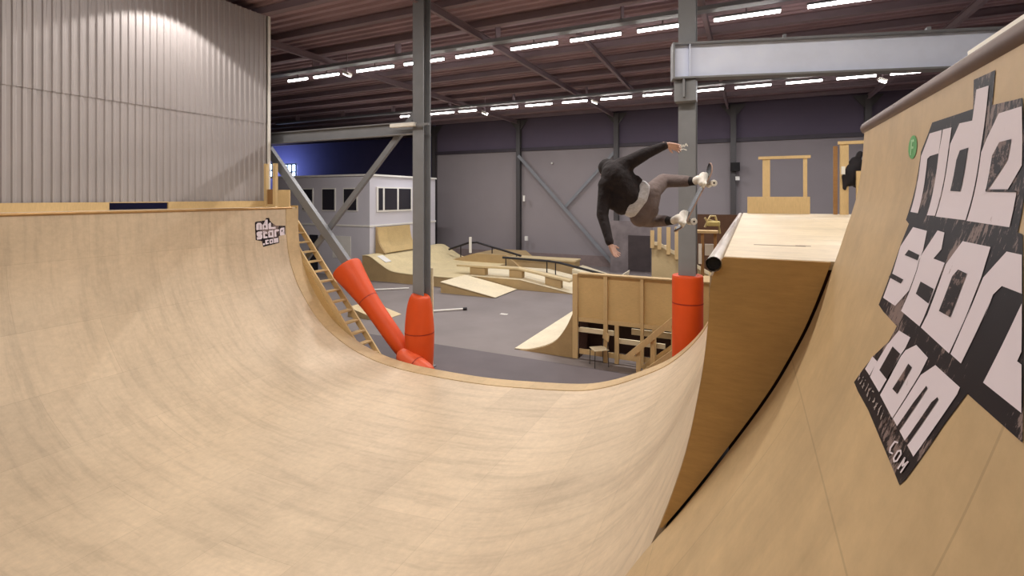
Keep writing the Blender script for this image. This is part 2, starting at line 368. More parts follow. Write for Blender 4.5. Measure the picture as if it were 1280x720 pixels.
# daylight windows far left
for (a, b, l) in [((331,222),(345,204),'bright blue-white window in the far left corner, left hand pane group'),((354,225),(370,205),'bright blue-white window in the far left corner, right of the brace')]:
    r0 = (a[0]-640)/F; r1 = (b[0]-640)/F; D0 = 37.9/(CA+r0*SA); D1 = 37.9/(CA+r1*SA)
    p, q = at(a[0],a[1],D0), at(b[0],b[1],D1)
    w = struct(MB().bb(p.x,q.x,37.93,37.99,p.z,q.z).build('window_%d'%(1 if a[0]<340 else 2), M_win)); fr = MB()
    for k in range(4):
        x = p.x+(q.x-p.x)*k/3; fr.bb(x-.08,x+.08,37.85,37.93,p.z,q.z)
    for k in range(3):
        z = p.z+(q.z-p.z)*k/2; fr.bb(p.x,q.x,37.85,37.93,z-.08,z+.08)
    part(fr, 'window_frame', M_steel_dk, w)

# ------------------------------------------------------------------ main steel columns, bracing, blue beam
def column(x, y, label, s=.34):
    th = thing('steel_column', label, 'column', (x,y,FLOOR))
    part(ibeam(MB(), (x,y,FLOOR), (x,y,5.42), s, s, .03, (0,1,0)), 'shaft', M_steel, th)
    part(MB().bb(x-.28,x+.28,y-.28,y+.28,FLOOR+.013,FLOOR+.045), 'base_plate', M_steel, th, bevel=.006)
    part(MB().bb(x-.24,x+.24,y-.24,y+.24,5.42,5.46), 'cap_plate', M_steel, th)
    return th
column(-7.95,10.95,'grey steel column at the left, its foot wrapped in orange pads')
rc = column(-1.18,10.95,'grey steel column at the right carrying the pale blue beam')
t = MB()
def strokes(mb, pts, w, frame):
    o, ux, uz, nn = frame
    for a, b in zip(pts, pts[1:]):
        pa = o+ux*a[0]+uz*a[1]; pb = o+ux*b[0]+uz*b[1]; mb.bar(pa, pb, w, .004, nn)
fr_ = (Vector((-1.24,10.77,1.0)), Vector((.085,0,0)), Vector((0,0,.1)), Vector((0,1,0)))
strokes(t, [(-1,.3),(-.6,.9),(-.5,.1),(-.1,.8),(.1,.2),(.5,1),(.9,.4)], .022, fr_); strokes(t, [(-.8,-.3),(-.1,-.1),(.7,-.4)], .02, fr_)
part(t, 'paint_mark', M_white, rc, 'faint white scrawl on the column')
brace((-8.05,10.9,-4.5), (-14.85,10.9,2.55), .26, .14, M_steel, 'heavy grey diagonal brace rising left from the column foot')
brace((-8.05,11.1,2.5), (-14.85,11.1,-4.4), .16, .1, M_steel, 'slimmer grey diagonal brace crossing behind the heavy one')
o = ibeam(MB(), (-15,10.95,1.86), (-8.1,10.95,1.86), .2, .34, .03).build('cross_beam', M_steel)
tag(o, 'grey steel cross beam between corrugated wall and left column', 'beam')
# blue beam
th = thing('crane_beam', 'big pale blue steel beam on a bracket of the right column', 'beam', (-1.5,10.55,2.4))
P0, P1 = Vector((-1.42,10.5,2.73)), Vector((9.2,13.55,2.73))
dd = (P1-P0).normalized(); nn = Vector((-dd.y,dd.x,0))
part(MB().bar(P0, P1, .03, .66), 'web', M_steel_blue, th)
for z in (3.07,2.385): part(MB().bar(P0+Vector((0,0,z-2.73)), P1+Vector((0,0,z-2.73)), .3, .035), 'flange', M_steel, th)
part(MB().bar(P0-dd*.02, P0+dd*.015, .34, .72), 'end_plate', M_steel, th)
for k in (.3,): part(MB().bar(P0+dd*k, P0+dd*(k+.02), .28, .65), 'stiffener', M_steel_blue, th)
part(MB().bb(-1.4,-.98,10.52,10.775,1.93,2.36), 'bracket', M_steel, th, bevel=.01)
part(MB().bb(-1.22,-1.18,10.42,10.52,2.0,2.36), 'bracket_rib', M_steel, th)
for k, s in enumerate((2.1,4.6,7.0)):
    c = P0+dd*s+Vector((0,0,.39)); part(MB().box(c, (.06,.16,.1)), 'clip', M_steel, th)

# plank beside left column
o = MB().bb(-8.12,-7.74,11.16,11.2,FLOOR+.012,-1.93).build('plywood_plank', M_pale, bevel=.004)
tag(o, 'pale plywood plank standing upright behind the left column', 'plank')

# ------------------------------------------------------------------ orange pads
def pad(name, pts, rr, mat, label, n=20, sq=1.0, seam=None):
    th = thing(name, label, 'pad', Vector(pts[0]))
    q = cr([tuple(p)+(r,) for p, r in zip(pts, rr)], 5)
    part(MB().tube([v[:3] for v in q], 1, n, True, [v[3] for v in q], sq), 'cover', mat, th)
    s = seam or len(pts)//2
    d = (Vector(pts[s])-Vector(pts[s-1])).normalized(); c = Vector(pts[s])
    part(MB().tube([c-d*.012, c+d*.012], rr[s]*1.012, n, False, None, sq), 'seam', paint('pad_seam', (150,34,10), .6), th)
    return th
pad('column_pad', [(-7.95,10.85,-4.58),(-7.95,10.85,-4.3),(-7.95,10.85,-3.6),(-7.95,10.85,-3.0),(-7.93,10.85,-2.68),(-7.92,10.85,-2.6)], [.35,.37,.39,.34,.27,.2], M_orange,
    'orange padded sleeve standing around the foot of the left column', sq=1, seam=2)
dA = Vector((-6.8,0,7.05)).normalized(); B0 = Vector((-8.3,10.78,-4.28))
pad('brace_pad', [B0, B0+dA*.5, B0+dA*1.5, B0+dA*1.95, B0+dA*2.6, B0+dA*3.05, B0+dA*3.12], [.18,.23,.25,.28,.36,.43,.4], M_orange,
    'long orange pad wrapped round the diagonal brace, flaring upwards', sq=1, seam=3)
pad('fallen_pad', [(-8.3,10.55,-4.1),(-8.15,10.5,-4.2),(-7.75,10.45,-4.36),(-7.35,10.42,-4.44),(-7.25,10.4,-4.46)], [.14,.24,.26,.18,.08], M_orange2,
    'crumpled lighter orange pad slumped at the foot of the left column', sq=1, seam=2)
pad('column_pad', [(-1.18,10.9,-4.58),(-1.18,10.9,-4.0),(-1.18,10.9,-3.0),(-1.18,10.9,-2.2),(-1.18,10.9,-1.68),(-1.18,10.9,-1.64)], [.31,.31,.31,.31,.31,.27], M_orange,
    'straight orange pad round the right column beside the ramp', sq=1, seam=3)

# ------------------------------------------------------------------ half pipe
PROF = cr([(-11.76,-.33),(-11.74,-.9),(-11.66,-1.55),(-11.47,-2.1),(-11.12,-2.67),(-10.45,-3.37),(-9.58,-3.85),(-8.7,-4.12),(-7.7,-4.245),(-6.5,-4.265),
           (-5.5,-4.24),(-4.6,-4.17),(-3.3,-4.02),(-2.63,-3.84),(-1.98,-3.54),(-1.37,-3.17),(-.86,-2.62),(-.53,-1.98),(-.33,-1.42),(-.24,-1.0),(-.2,-.7),(-.185,-.4)], 5)
hp = thing('half_pipe', 'large light plywood half pipe filling the foreground', 'half pipe', (-6,5,FLOOR))
m = MB(); sheet(m, PROF, 2.713, 10.0, .03, 14, 1)
PL = [p for p in PROF if p[0] < -1.4]
sheet(m, PL, -5.0, 2.713, .03, 12, 1)
part(m, 'riding_surface', M_ramp, hp)
# rim plank along the far edge and the side skirt under it
nn_ = normals(PROF)
rim = [(p[0]+q[0]*.015, p[1]+q[1]*.015) for p, q in zip(PROF, nn_)]
m = MB(); sheet(m, rim, 9.8, 10.2, .05, 1, 1); part(m, 'rim_plank', ply('rim_ply', (196,170,130), uv=(2.44,1.22), sheet=.05), hp, 'darker plank along the far edge')
def skirt(mb, pr, y, zlow):
    low = [p for p in pr]; poly = [(p[0], p[1]-.055) for p in low]
    v = [(p[0], y, p[1]) for p in poly]+[(p[0], y, zlow) for p in poly]; n = len(poly)
    v2 = [(a, b+.018, c) for a, b, c in v]
    mb.add(v+v2, [(i,i+1,n+i+1,n+i) for i in range(n-1)]+[(2*n+i,3*n+i,3*n+i+1,2*n+i+1) for i in range(n-1)]+[(i,2*n+i,2*n+i+1,i+1) for i in range(n-1)])
m = MB(); skirt(m, PROF, 10.18, FLOOR+.015); part(m, 'side_skirt', M_skirt, hp)
part(MB().tube([(-11.76,-5,-.315),(-11.76,10.0,-.315)], .03, 12), 'coping', paint('brass_edge', (176,140,92), .4, .5), hp, 'worn metal coping of the left lip')
m = MB(); sheet(m, [(-13.4,-.3),(-11.79,-.3)], -5, 10.15, .05, 6, 1); part(m, 'deck', M_deck, hp)
# kick board under the corrugated wall, with a dark slot
m = MB()
for (a, b) in [(-5,6.1),(7.35,10.15)]: m.bb(-12.98,-12.93,a,b,-.3,-.12)
m.bb(-12.98,-12.93,6.1,7.35,-.14,-.12)
part(m, 'kick_board', M_timber, hp)
# end post of the left lip
m = MB().prism([(-13.4,-.25),(-11.77,-.25),(-11.77,-1.6),(-9.35,-4.42),(-9.35,FLOOR+.015),(-13.4,FLOOR+.015)], 10.205, 10.235); part(m, 'end_panel', M_skirt, hp)

# ------------------------------------------------------------------ right hand deck (the lower box)
NEARP = cr([(.46,.31),(.45,.15),(.43,.0),(.39,-.15),(.35,-.29),(.28,-.51),(.21,-.69),(.08,-.96),(-.14,-1.33),(-.33,-1.63),(-.51,-1.89),(-.8,-2.33),(-1.37,-3.05)])
dk = thing('deck_box', 'plywood deck with brown side panel beside the half pipe', 'deck', (1,6,FLOOR))
m = MB(); sheet(m, [(-.12,-.3),(3.4,-.3)], 2.713, 10.2, .04, 8, 1); part(m, 'deck_top', M_deck, dk, 'pale scuffed deck top')
def xat(pr, z):
    for a, b in zip(pr, pr[1:]):
        if min(a[1], b[1]) <= z <= max(a[1], b[1]) and a[1] != b[1]: return a[0]+(b[0]-a[0])*(z-a[1])/(b[1]-a[1])
lv = [-.302,-.34,-.40]+[-.46-.04*k for k in range(36)]
rows = []
for z in lv:
    xl = -.12 if z > -.31 else (-.15 if z > -.35 else (-.172 if z > -.41 else xat([p for p in PROF if p[0] > -3], z)+.003))
    xr = xat(NEARP, z)-.012
    if xr > xl+.002: rows.append((xl, xr, z))
n = len(rows); m = MB()
vs = [(x, y, r[2]) for y in (2.69, 2.712) for r in rows for x in (r[0], r[1])]
fs = [(2*i, 2*i+1, 2*i+3, 2*i+2) for i in range(n-1)]+[(2*n+2*i, 2*n+2*i+2, 2*n+2*i+3, 2*n+2*i+1) for i in range(n-1)]
fs += [(2*i, 2*i+2, 2*n+2*i+2, 2*n+2*i) for i in range(n-1)]+[(2*i+1, 2*n+2*i+1, 2*n+2*i+3, 2*i+3) for i in range(n-1)]+[(0, 2*n, 2*n+1, 1), (2*n-2, 2*n-1, 4*n-1, 4*n-2)]
m.add(vs, fs)
part(m, 'side_panel', M_side, dk, 'brown curved plywood side panel')
part(MB().tube([(-.165,2.66,-.335),(-.165,10.15,-.335)], .038, 16, False), 'coping', M_pipe_w, dk, 'worn steel coping pipe, open at its near end')
part(MB().tube([(-.165,2.68,-.335),(-.165,10.1,-.335)], .032, 16, True), 'coping_bore', M_black, dk)
m = MB()
for yk in (3.9,5.1,6.3,7.5,8.7,9.9): m.bb(-.09,3.3,yk,yk+.05,-.48,-.345)
part(m, 'joist', M_timber_dk, dk)
m = MB().bb(-.1,1.6,2.75,2.77,-2.2,-.345); part(m, 'inner_shade_panel', ply('gap_shade_ply',(70,34,26),var=.1), dk)  # closing board added behind the gap, coloured dark to paint its shade
m = MB().bb(3.36,3.4,2.75,10.2,FLOOR+.02,-.345); m.bb(-.1,3.36,10.16,10.2,FLOOR+.02,-.345); part(m, 'back_panel', M_skirt, dk)

# scrape mark on deck
m = MB().bb(.02,.3,3.45,3.47,-.2995,-.2985); m.bb(.25,.33,3.48,3.5,-.2995,-.2985)
part(m, 'scrape_mark', paint('scrape', (120,98,84), .7), dk)

# ------------------------------------------------------------------ tall quarter pipe on the right
tq = thing('tall_quarter_pipe', 'tall plywood quarter pipe at the right with a huge lettered sticker', 'quarter pipe', (.5,0,FLOOR))
lowp = [p for p in PROF if p[0] < -1.4 and p[0] > -3.4][::-1]
TALL = NEARP[:-1]+[(p[0], p[1]+.006) for p in lowp]
m = MB(); sheet(m, TALL, -5.0, 2.68, .02, 16, -1); part(m, 'riding_surface', M_near, tq)
part(MB().tube([(.476,-5,.308),(.476,2.70,.308)], .029, 18), 'coping', M_pipe, tq, 'dull brown steel coping pipe')
m = MB(); sheet(m, [(.5,.33),(1.75,.33)], -5, 2.68, .04, 4, 1); part(m, 'deck', M_deck, tq)
m = MB(); poly = [(p[0]+.03, p[1]) for p in NEARP if p[1] > -2.2]+[(.2,-2.4),(1.7,-2.4),(1.7,.28),(.5,.28)]
m.prism(poly, 2.6, 2.625); part(m, 'rib_panel', M_timber_dk, tq)
m = MB()
for y in (-4.9,-1.3,2.5): part(MB().bb(1.65,1.75,y-.05,y+.05,FLOOR+.013,.28), 'post', M_timber_dk, tq)

# ---- stickers: flat vinyl lying on the curved boards
AL = [0]
for i in range(1, len(NEARP)): AL.append(AL[-1]+math.dist(NEARP[i], NEARP[i-1]))
NN = normals(NEARP)
def on_near(y, s, off):
    i = 0
    while i < len(AL)-2 and AL[i+1] < s: i += 1
    t = (s-AL[i])/(AL[i+1]-AL[i]); a, b = NEARP[i], NEARP[i+1]
    n = Vector((-NN[i][0], 0, -NN[i][1])).lerp(Vector((-NN[i+1][0], 0, -NN[i+1][1])), t)
    return Vector((a[0]+(b[0]-a[0])*t, y, a[1]+(b[1]-a[1])*t))+n*off
def decal(name, polys, mat, parent, off, fmap, cuts, label=None):
    bm = bmesh.new()
    for P in polys:
        vs = [bm.verts.new((p[0], p[1], 0)) for p in P]; bm.faces.new(vs)
    bmesh.ops.triangulate(bm, faces=bm.faces)
    for c in cuts:
        geom = bm.verts[:]+bm.edges[:]+bm.faces[:]
        bmesh.ops.bisect_plane(bm, geom=geom, plane_co=(0,c,0), plane_no=(0,1,0), dist=1e-6)
    org = ORG[parent.name]
    uvs = {v: (v.co.x, v.co.y) for v in bm.verts}
    ul = bm.loops.layers.uv.new('UVMap')
    for f in bm.faces:
        for l in f.loops: l[ul].uv = uvs[l.vert]
    for v in bm.verts: v.co = fmap(v.co.x, v.co.y, off)-org
    me = bpy.data.meshes.new(name); bm.to_mesh(me); bm.free()
    me.materials.append(mat); o = bpy.data.objects.new(name, me); COL.objects.link(o); o.parent = parent; ORG[o.name] = org
    if label: o['label'] = label
    return o
def vinyl(name, base, worn, thr, sc=14, stretch=(1,1,1)):
    m, nt, b = newmat(name)
    f = noise(nt, sc, detail=8, rough=.75, stretch=stretch, coord='UV')
    f0 = noise(nt, 2.6, detail=2, coord='UV')
    ad = nt.nodes.new('ShaderNodeMath'); ad.operation = 'ADD'; nt.links.new(f, ad.inputs[0]); nt.links.new(f0, ad.inputs[1])
    hv = nt.nodes.new('ShaderNodeMath'); hv.operation = 'MULTIPLY'; hv.inputs[1].default_value = .5; nt.links.new(ad.outputs[0], hv.inputs[0])
    fac = ramp(nt, hv.outputs[0], [(thr/2, g(0)), (thr/2+.02, g(1))])
    nt.links.new(mixrgb(nt, fac, lin(base), lin(worn)), b.inputs['Base Color']); b.inputs['Roughness'].default_value = .5; b.inputs['Specular IOR Level'].default_value = .2
    return m
M_vblack = vinyl('scuffed_black_vinyl', (24,14,20), (130,112,108), 1.07, 34, (1.6,.5,1))
M_vwhite = vinyl('white_vinyl', (224,214,222), (150,130,130), 1.2, 10, (3,1,1))
M_vdark = vinyl('letter_hole_vinyl', (26,16,22), (124,104,100), 1.09, 36)
M_green = paint('green_vinyl', (70,160,60), .4); M_greenl = paint('pale_green_print', (150,205,140), .4)
cuts = [a for a in AL if .02 < a < 1.0]
st = decal('sticker', [DEC_BACK], M_vblack, tq, .0012, on_near, cuts, 'huge worn black sticker with white lettering on the tall quarter pipe')
for nme, P in DEC_W: decal(nme, [P], M_vwhite, st, .0022, on_near, cuts)
for P in DEC_K: decal('letter_counter', [P], M_vdark, st, .0031, on_near, cuts)
for nme, P in DEC_ST: decal(nme, P, M_vwhite, st, .003, on_near, cuts)
# worn small print along the sticker's lower edge
rs = random.Random(3); segs = []
a0, a1 = Vector(DEC_BACK[18]), Vector(DEC_BACK[15]); d_ = (a1-a0); pn = Vector((d_.y,-d_.x)).normalized()
mid0 = (Vector(DEC_BACK[18])+Vector(DEC_W[9][1][3]))*.5; mid1 = Vector(DEC_ST[0][1][0][0])
for k in range(13):
    c = mid0.lerp(mid1, (k+.3)/14.0); dirv = (mid1-mid0).normalized(); q = Vector((-dirv.y, dirv.x))
    hh = .014; ww = .007
    for (u0,v0,u1,v1) in [(rs.uniform(-1.2,1.2), rs.uniform(-1,1), rs.uniform(-1.2,1.2), rs.uniform(-1,1)) for _ in range(4)]:
        p0 = c+dirv*(u0*ww)+q*(v0*hh); p1 = c+dirv*(u1*ww)+q*(v1*hh); dv = (p1-p0).normalized(); nv = Vector((-dv.y,dv.x))*.0016
        segs.append([tuple(p0+nv), tuple(p1+nv), tuple(p1-nv), tuple(p0-nv)])
decal('small_print', segs, vinyl('worn_print', (190,178,174), (90,76,74), .98, 30), st, .003, on_near, cuts, 'worn illegible row of small letters')
gs = decal('sticker', [DEC_G[0]], M_green, tq, .0015, on_near, cuts, 'small round green sticker near the far edge')
decal('sticker_mark', [DEC_G[1]], M_greenl, gs, .0024, on_near, cuts)

# small copy of the lettering on the left wall of the half pipe
AP = [0]
for i in range(1, len(PROF)): AP.append(AP[-1]+math.dist(PROF[i], PROF[i-1]))
NPn = normals(PROF)
def on_left(y, s, off):
    i = 0
    while i < len(AP)-2 and AP[i+1] < s: i += 1
    t = (s-AP[i])/(AP[i+1]-AP[i]); a, b = PROF[i], PROF[i+1]; n = Vector((NPn[i][0],0,NPn[i][1]))
    return Vector((a[0]+(b[0]-a[0])*t, y, a[1]+(b[1]-a[1])*t))+n*off
# drawn in the sticker's own frame: u right 0..37, v down 0..36 (one unit about 2.5 cm)
S0y, S0s, U = 8.83, .24, .0255
def sm(P): return [(S0y+p[0]*U, S0s+p[1]*U*.86) for p in P]
lc = [a for a in AP if .05 < a < 1.5]
back = [(0,5),(1,4),(12,3),(13,0),(17,0),(18,4),(21,7),(25,10),(37,11),(36.5,22),(28,23.5),(28,32),(8,35),(7,28),(0,26)]
ss = decal('sticker', [sm(back)], M_vblack, hp, .002, on_left, lc, 'small black and white lettered sticker by the far end of the left wall')
def sl(name, polys, mat=M_vwhite, off=.004): decal(name, [sm(p) for p in polys], mat, ss, off, on_left, lc)
sl('letter_r', [[(1.5,14),(1.5,7.5),(3,5.5),(6.5,5.5),(8,7.5),(8,14),(6,14),(6,8),(3.8,8),(3.8,14)]])
sl('letter_d', [[(8.8,14),(8.8,8.5),(10,7),(12.5,7),(12.5,2),(15,2),(15,14)]])
sl('letter_d_counter', [[(10.6,12),(10.6,9),(12.5,9),(12.5,12)]], M_vdark, .005)
sl('letter_e', [[(15.8,14),(15.8,8),(17,6),(19,6),(19,11.5),(24.5,11.5),(24.5,14)]])
sl('letter_s', [[(1.5,17.5),(3,16),(8,16),(8,18),(4,18),(4,19.5),(7,19.5),(8,20.5),(8,23.5),(6.5,25.5),(1.5,25.5),(1.5,23.2),(5.5,23.2),(5.5,21.7),(2.5,21.7),(1.5,20.5)]])
sl('letter_t', [[(9,16),(11,15.5),(11,17.5),(14,17.5),(14,19.3),(11.2,19.3),(11.2,22.5),(14,22.5),(14,24.8),(9,24.8)]])
sl('letter_o', [[(15,24.3),(15,17.5),(16.5,15.5),(21.5,15.5),(21.5,24.3)]]); sl('letter_o_counter', [[(17.2,22),(17.2,18),(19.4,18),(19.4,22)]], M_vdark, .005)
sl('letter_r', [[(22.5,24),(22.5,16.5),(24,14.8),(28.5,14.8),(28.5,17.4),(25,17.4),(25,24)]])
sl('letter_e', [[(29.5,23),(29.5,15.5),(31,13.5),(35.5,13),(35.5,17),(32.5,20.3),(35.5,20.3),(35.5,22.6)]]); sl('letter_e_counter', [[(31.6,19.5),(31.6,16.3),(33.8,16)]], M_vdark, .005)
sl('full_stop', [[(8,33),(8,30.8),(10.3,30.6),(10.3,32.8)]])
sl('letter_c', [[(11,32.5),(11,27),(15,26.6),(15,28.4),(13,28.6),(13,30.5),(15,30.4),(15,32)]])
sl('letter_o', [[(16,32),(16,26.6),(20.5,26.2),(20.5,31.6)]]); sl('letter_o_counter', [[(17.5,30.4),(17.5,28.2),(19,28),(19,30.3)]], M_vdark, .005)
sl('letter_m', [[(21.3,31.6),(21.3,26),(27,25.4),(27,31),(25.6,31.1),(25.6,27.3),(24.8,27.4),(24.8,31.2),(23.5,31.3),(23.5,27.5),(22.8,27.6),(22.8,31.4)]])

# ------------------------------------------------------------------ corrugated wall
m = MB(); pitch = .155
def corr(mb, y0, y1, z0, z1, x):
    pr = []; y = y0
    while y < y1-.001:
        for dy, dx in ((0,0),(.045,0),(.065,.03),(.11,.03),(.132,0)): pr.append((x+dx, min(y+dy*pitch/.155, y1)))
        y += pitch
    n = len(pr); vs = [(p[0],p[1],z) for z in (z0,z1) for p in pr]+[(x-.08,p[1],z) for z in (z0,z1) for p in (pr[0],pr[-1])]
    fs = [(i,i+1,n+i+1,n+i) for i in range(n-1)]+[(2*n,2*n+2,2*n+3,2*n+1),(0,n,2*n+2,2*n),(n-1,2*n+1,2*n+3,2*n-1)]
    mb.add(vs, fs)
corr(m, -5, 10.2, -.12, 2.25, -13.06); corr(m, -5, 10.2, 2.18, 5.4, -13.045)
wl = struct(m.build('wall_corrugated', M_corr))
part(MB().bb(-13.2,-12.98,10.2,10.28,-.3,5.4), 'corner_trim', M_white, wl)
part(MB().bb(-13.6,-13.15,-5,10.2,-.12,5.4), 'backing', M_steel_dk, wl)

# guard frame at the far end of the left deck
gf = thing('guard_frame', 'small timber guard frame at the end of the left deck', 'guard rail', (-12.4,10.1,-.3))
part(MB().bb(-12.42,-11.95,10.08,10.12,-.3,.2), 'panel', M_timber, gf)
part(MB().bb(-12.6,-12.49,10.05,10.14,-.3,.98), 'post', M_timber, gf)
part(MB().bb(-12.98,-12.88,10.05,10.14,-.3,.98), 'post', M_timber, gf)
part(MB().bb(-12.88,-12.6,10.08,10.12,-.3,-.22), 'bottom_rail', M_timber, gf)
part(MB().bb(-12.88,-12.6,10.09,10.11,-.22,.22), 'opening_shade', M_timber_dk, gf, 'dark brown sheet painting the shade in the opening')  # dark sheet painting the shade of an open bay in the frame
# stairs behind the half pipe
stt = thing('timber_stairs', 'open timber stairs climbing to the left deck behind the half pipe', 'stairs', (-11,10.7,FLOOR))
sa, sb = Vector((-12.6,0,-.62)), Vector((-9.2,0,FLOOR+.12))
for y in (10.265,10.79): part(MB().bar(sa+Vector((0,y,0)), sb+Vector((0,y,0)), .045, .16), 'stringer', M_timber, stt)
for k in range(14):
    p = sa.lerp(sb, (k+.7)/14.4); part(MB().bb(p.x-.09,p.x+.09,10.29,10.765,p.z-.02,p.z+.02), 'tread', M_timber, stt)

# ------------------------------------------------------------------ white building in the hall
wb = thing('site_building', 'white two storey office block built inside the hall', 'building', (-23,25,FLOOR))
part(MB().bb(-27.5,-19.5,21.9,28.4,FLOOR,1.23), 'body', M_build, wb)
part(MB().bb(-27.6,-19.42,21.82,28.48,1.2,1.3), 'roof_edge', M_white, wb)
part(MB().bb(-27.55,-19.46,21.86,28.44,-1.72,-1.62), 'band', M_white, wb)
for (x0, x1) in [(-24.75,-23.95),(-23.1,-22.15),(-21.4,-20.45)]:
    w = part(MB().bb(x0-.07,x1+.07,21.86,21.9,-.85,.52), 'window', M_white, wb); part(MB().bb(x0,x1,21.845,21.865,-.78,.45), 'pane', M_glass, w)
w = part(MB().bb(-19.5,-19.44,22.45,25.75,-.88,.58), 'window', M_white, wb, 'wide white framed window')
for (a, b) in [(22.58,22.95),(23.12,24.25),(24.42,25.6)]: part(MB().bb(-19.445,-19.425,a,b,-.78,.5), 'pane', M_glass, w)
part(MB().bb(-22.3,-20.9,21.87,21.9,-3.6,-2.3), 'shutter', M_white, wb)
part(MB().bb(-24.2,-23.5,21.87,21.9,-4.55,-2.3), 'doorway', M_glass, wb)

# ------------------------------------------------------------------ street obstacles
q = thing('steep_quarter', 'small steep plywood quarter pipe against the white building', 'quarter pipe', (-18.9,24,-3.2))
pr = cr([(-19.35,-1.75),(-19.3,-2.2),(-19.15,-2.7),(-18.75,-3.2)], 4)
m = MB(); sheet(m, pr, 22.4, 25.4, .04, 1, 1); part(m, 'riding_surface', ply('quarter_ply',(196,170,120),uv=(2.44,1.22)), q)
m = MB().prism([(-19.42,-1.72)]+pr+[(-18.7,-3.24),(-19.42,-3.24)], 22.3, 22.38); part(m, 'side_panel', M_obst_side, q)
bk = thing('bank_ramp', 'low plywood bank and platform in front of the white building', 'ramp', (-17,24,FLOOR))
prof = cr([(-19.42,-3.24),(-18.9,-3.26),(-18.2,-3.62),(-17.5,-3.95),(-16.7,-4.05),(-15.5,-4.07),(-13.42,-4.07)], 4)
m = MB(); sheet(m, prof, 21.2, 28.6, .04, 4, 1); part(m, 'riding_surface', ply('bank_ply',(214,196,152),uv=(2.44,1.22),sheet=.05), bk)
m = MB().prism([(p[0],p[1]-.045) for p in prof]+[(-13.42,FLOOR),(-19.42,FLOOR)], 21.22, 21.3); m.prism([(p[0],p[1]-.045) for p in prof]+[(-13.42,FLOOR),(-19.42,FLOOR)], 28.5, 28.58)
m.bb(-19.42,-19.36,21.3,28.5,FLOOR,-3.3); m.bb(-13.5,-13.42,21.3,28.5,FLOOR,-4.12)
part(m, 'side_panel', M_obst_side, bk)
m = MB().box((-18.45,21.9,-3.46),(.7,.5,.012),Matrix.Rotation(R(27),3,'Y')); part(m, 'worn_patch', M_white, bk, 'worn white patch on the bank')
kc = thing('kicker_ramp', 'flat pale kicker ramp sloping down onto the grey floor', 'ramp', (-12,21,FLOOR))
part(MB().prism([(-13.38,-4.1),(-10.45,FLOOR+.02),(-10.5,FLOOR),(-13.38,FLOOR)], 19.95, 22.2), 'body', M_obst_side, kc)
part(MB().prism([(-13.38,-4.06),(-10.4,FLOOR+.04),(-10.42,FLOOR+.022),(-13.38,-4.095)], 19.92, 22.23), 'riding_surface', M_pale, kc)
fb = thing('fun_box', 'low plywood fun box with flat top and side bank', 'ramp', (-10.5,24,FLOOR))
part(MB().prism([(-13.4,-4.12),(-10.3,-4.12),(-7.5,FLOOR+.01),(-7.5,FLOOR),(-13.4,FLOOR)], 22.3, 26.2), 'body', M_obst_side, fb)
part(MB().prism([(-13.4,-4.08),(-10.3,-4.08),(-7.45,FLOOR+.03),(-7.45,FLOOR+.015),(-10.3,-4.12),(-13.4,-4.12)], 22.28, 26.22), 'riding_surface', M_pale, fb)
ld = thing('grind_ledge', 'long narrow plywood grind ledge bending down over the fun box', 'ledge', (-11,23,-4.08))
part(MB().prism([(-14.1,-3.6),(-10.5,-3.56),(-7.75,-4.0),(-7.75,-4.1),(-10.5,-3.66),(-14.1,-3.7)], 22.5, 22.95), 'top', M_obst, ld, bevel=.01)
for (x0, x1, zt, zb) in [(-13.3,-12.4,-3.69,-4.075),(-11.0,-10.3,-3.68,-4.075)]: part(MB().bb(x0,x1,22.55,22.9,zb,zt), 'block', M_obst_side, ld, bevel=.01)
part(MB().prism([(-9.05,-3.91),(-8.25,-4.03),(-8.25,-4.42),(-9.05,-4.27)], 22.55, 22.9), 'block', M_obst_side, ld)
# back bank and black rails
bb_ = thing('back_bank', 'plywood bank and low ledge standing against the far wall area', 'ramp', (-12,28,FLOOR))
part(MB().prism([(-17.5,-4.1),(-15.6,-3.55),(-13.4,-3.55),(-12.0,FLOOR+.02),(-12.0,FLOOR),(-17.5,FLOOR)], 27.0, 30.0), 'body', M_obst_side, bb_)
part(MB().bb(-13.2,-9.1,27.2,28.2,FLOOR,-3.75), 'ledge_box', M_obst_side, bb_)
part(MB().bb(-13.25,-9.05,27.15,28.25,-3.75,-3.66), 'ledge_top', M_obst, bb_)
part(MB().prism([(-9.0,-4.05),(-7.0,FLOOR+.03),(-7.0,FLOOR),(-9.0,FLOOR)], 26.5, 28.4), 'side_bank', M_pale, bb_)
def rail(label, pts, posts, zf):
    th = thing('grind_rail', label, 'rail', Vector((pts[0][0], pts[0][1], zf)))
    part(MB().tube(pts, .065, 10), 'bar', M_rail, th)
    for p in posts: part(MB().tube([p, (p[0], p[1], zf)], .035, 8), 'leg', M_rail, th)
rail('black round grind rail peaking in the middle on the far plywood bank', [(-17.8,27.5,-3.45),(-16.3,27.5,-2.95),(-15.7,27.5,-2.9),(-12.6,27.5,-3.6)], [(-16.9,27.5,-3.15),(-14.6,27.5,-3.15),(-12.9,27.5,-3.55)], -3.9)
rail('black kinked flat-down grind rail behind the long ledge', [(-12.7,25.2,-3.45),(-9.9,25.2,-3.5),(-9.3,25.2,-3.55),(-6.4,25.2,-4.1)], [(-12.5,25.2,-3.47),(-10.0,25.2,-3.5),(-9.5,25.2,-3.53),(-7.0,25.2,-4.0)], -4.4)
o = MB().tube([(-16.0,27.2,-3.55),(-16.0,27.2,-2.55)], .09, 10).build('white_post', M_white); tag(o, 'short white post standing beside the far black rail', 'post')
# small kicker beside stairs
o = MB().prism([(-13.9,-4.22),(-12.3,-4.58),(-12.3,-4.6),(-13.9,-4.6)], 14.4, 15.6).build('small_kicker', M_obst, origin=(-13.2,15,FLOOR)); tag(o, 'little plywood wedge on the floor between stairs and orange pad', 'ramp')
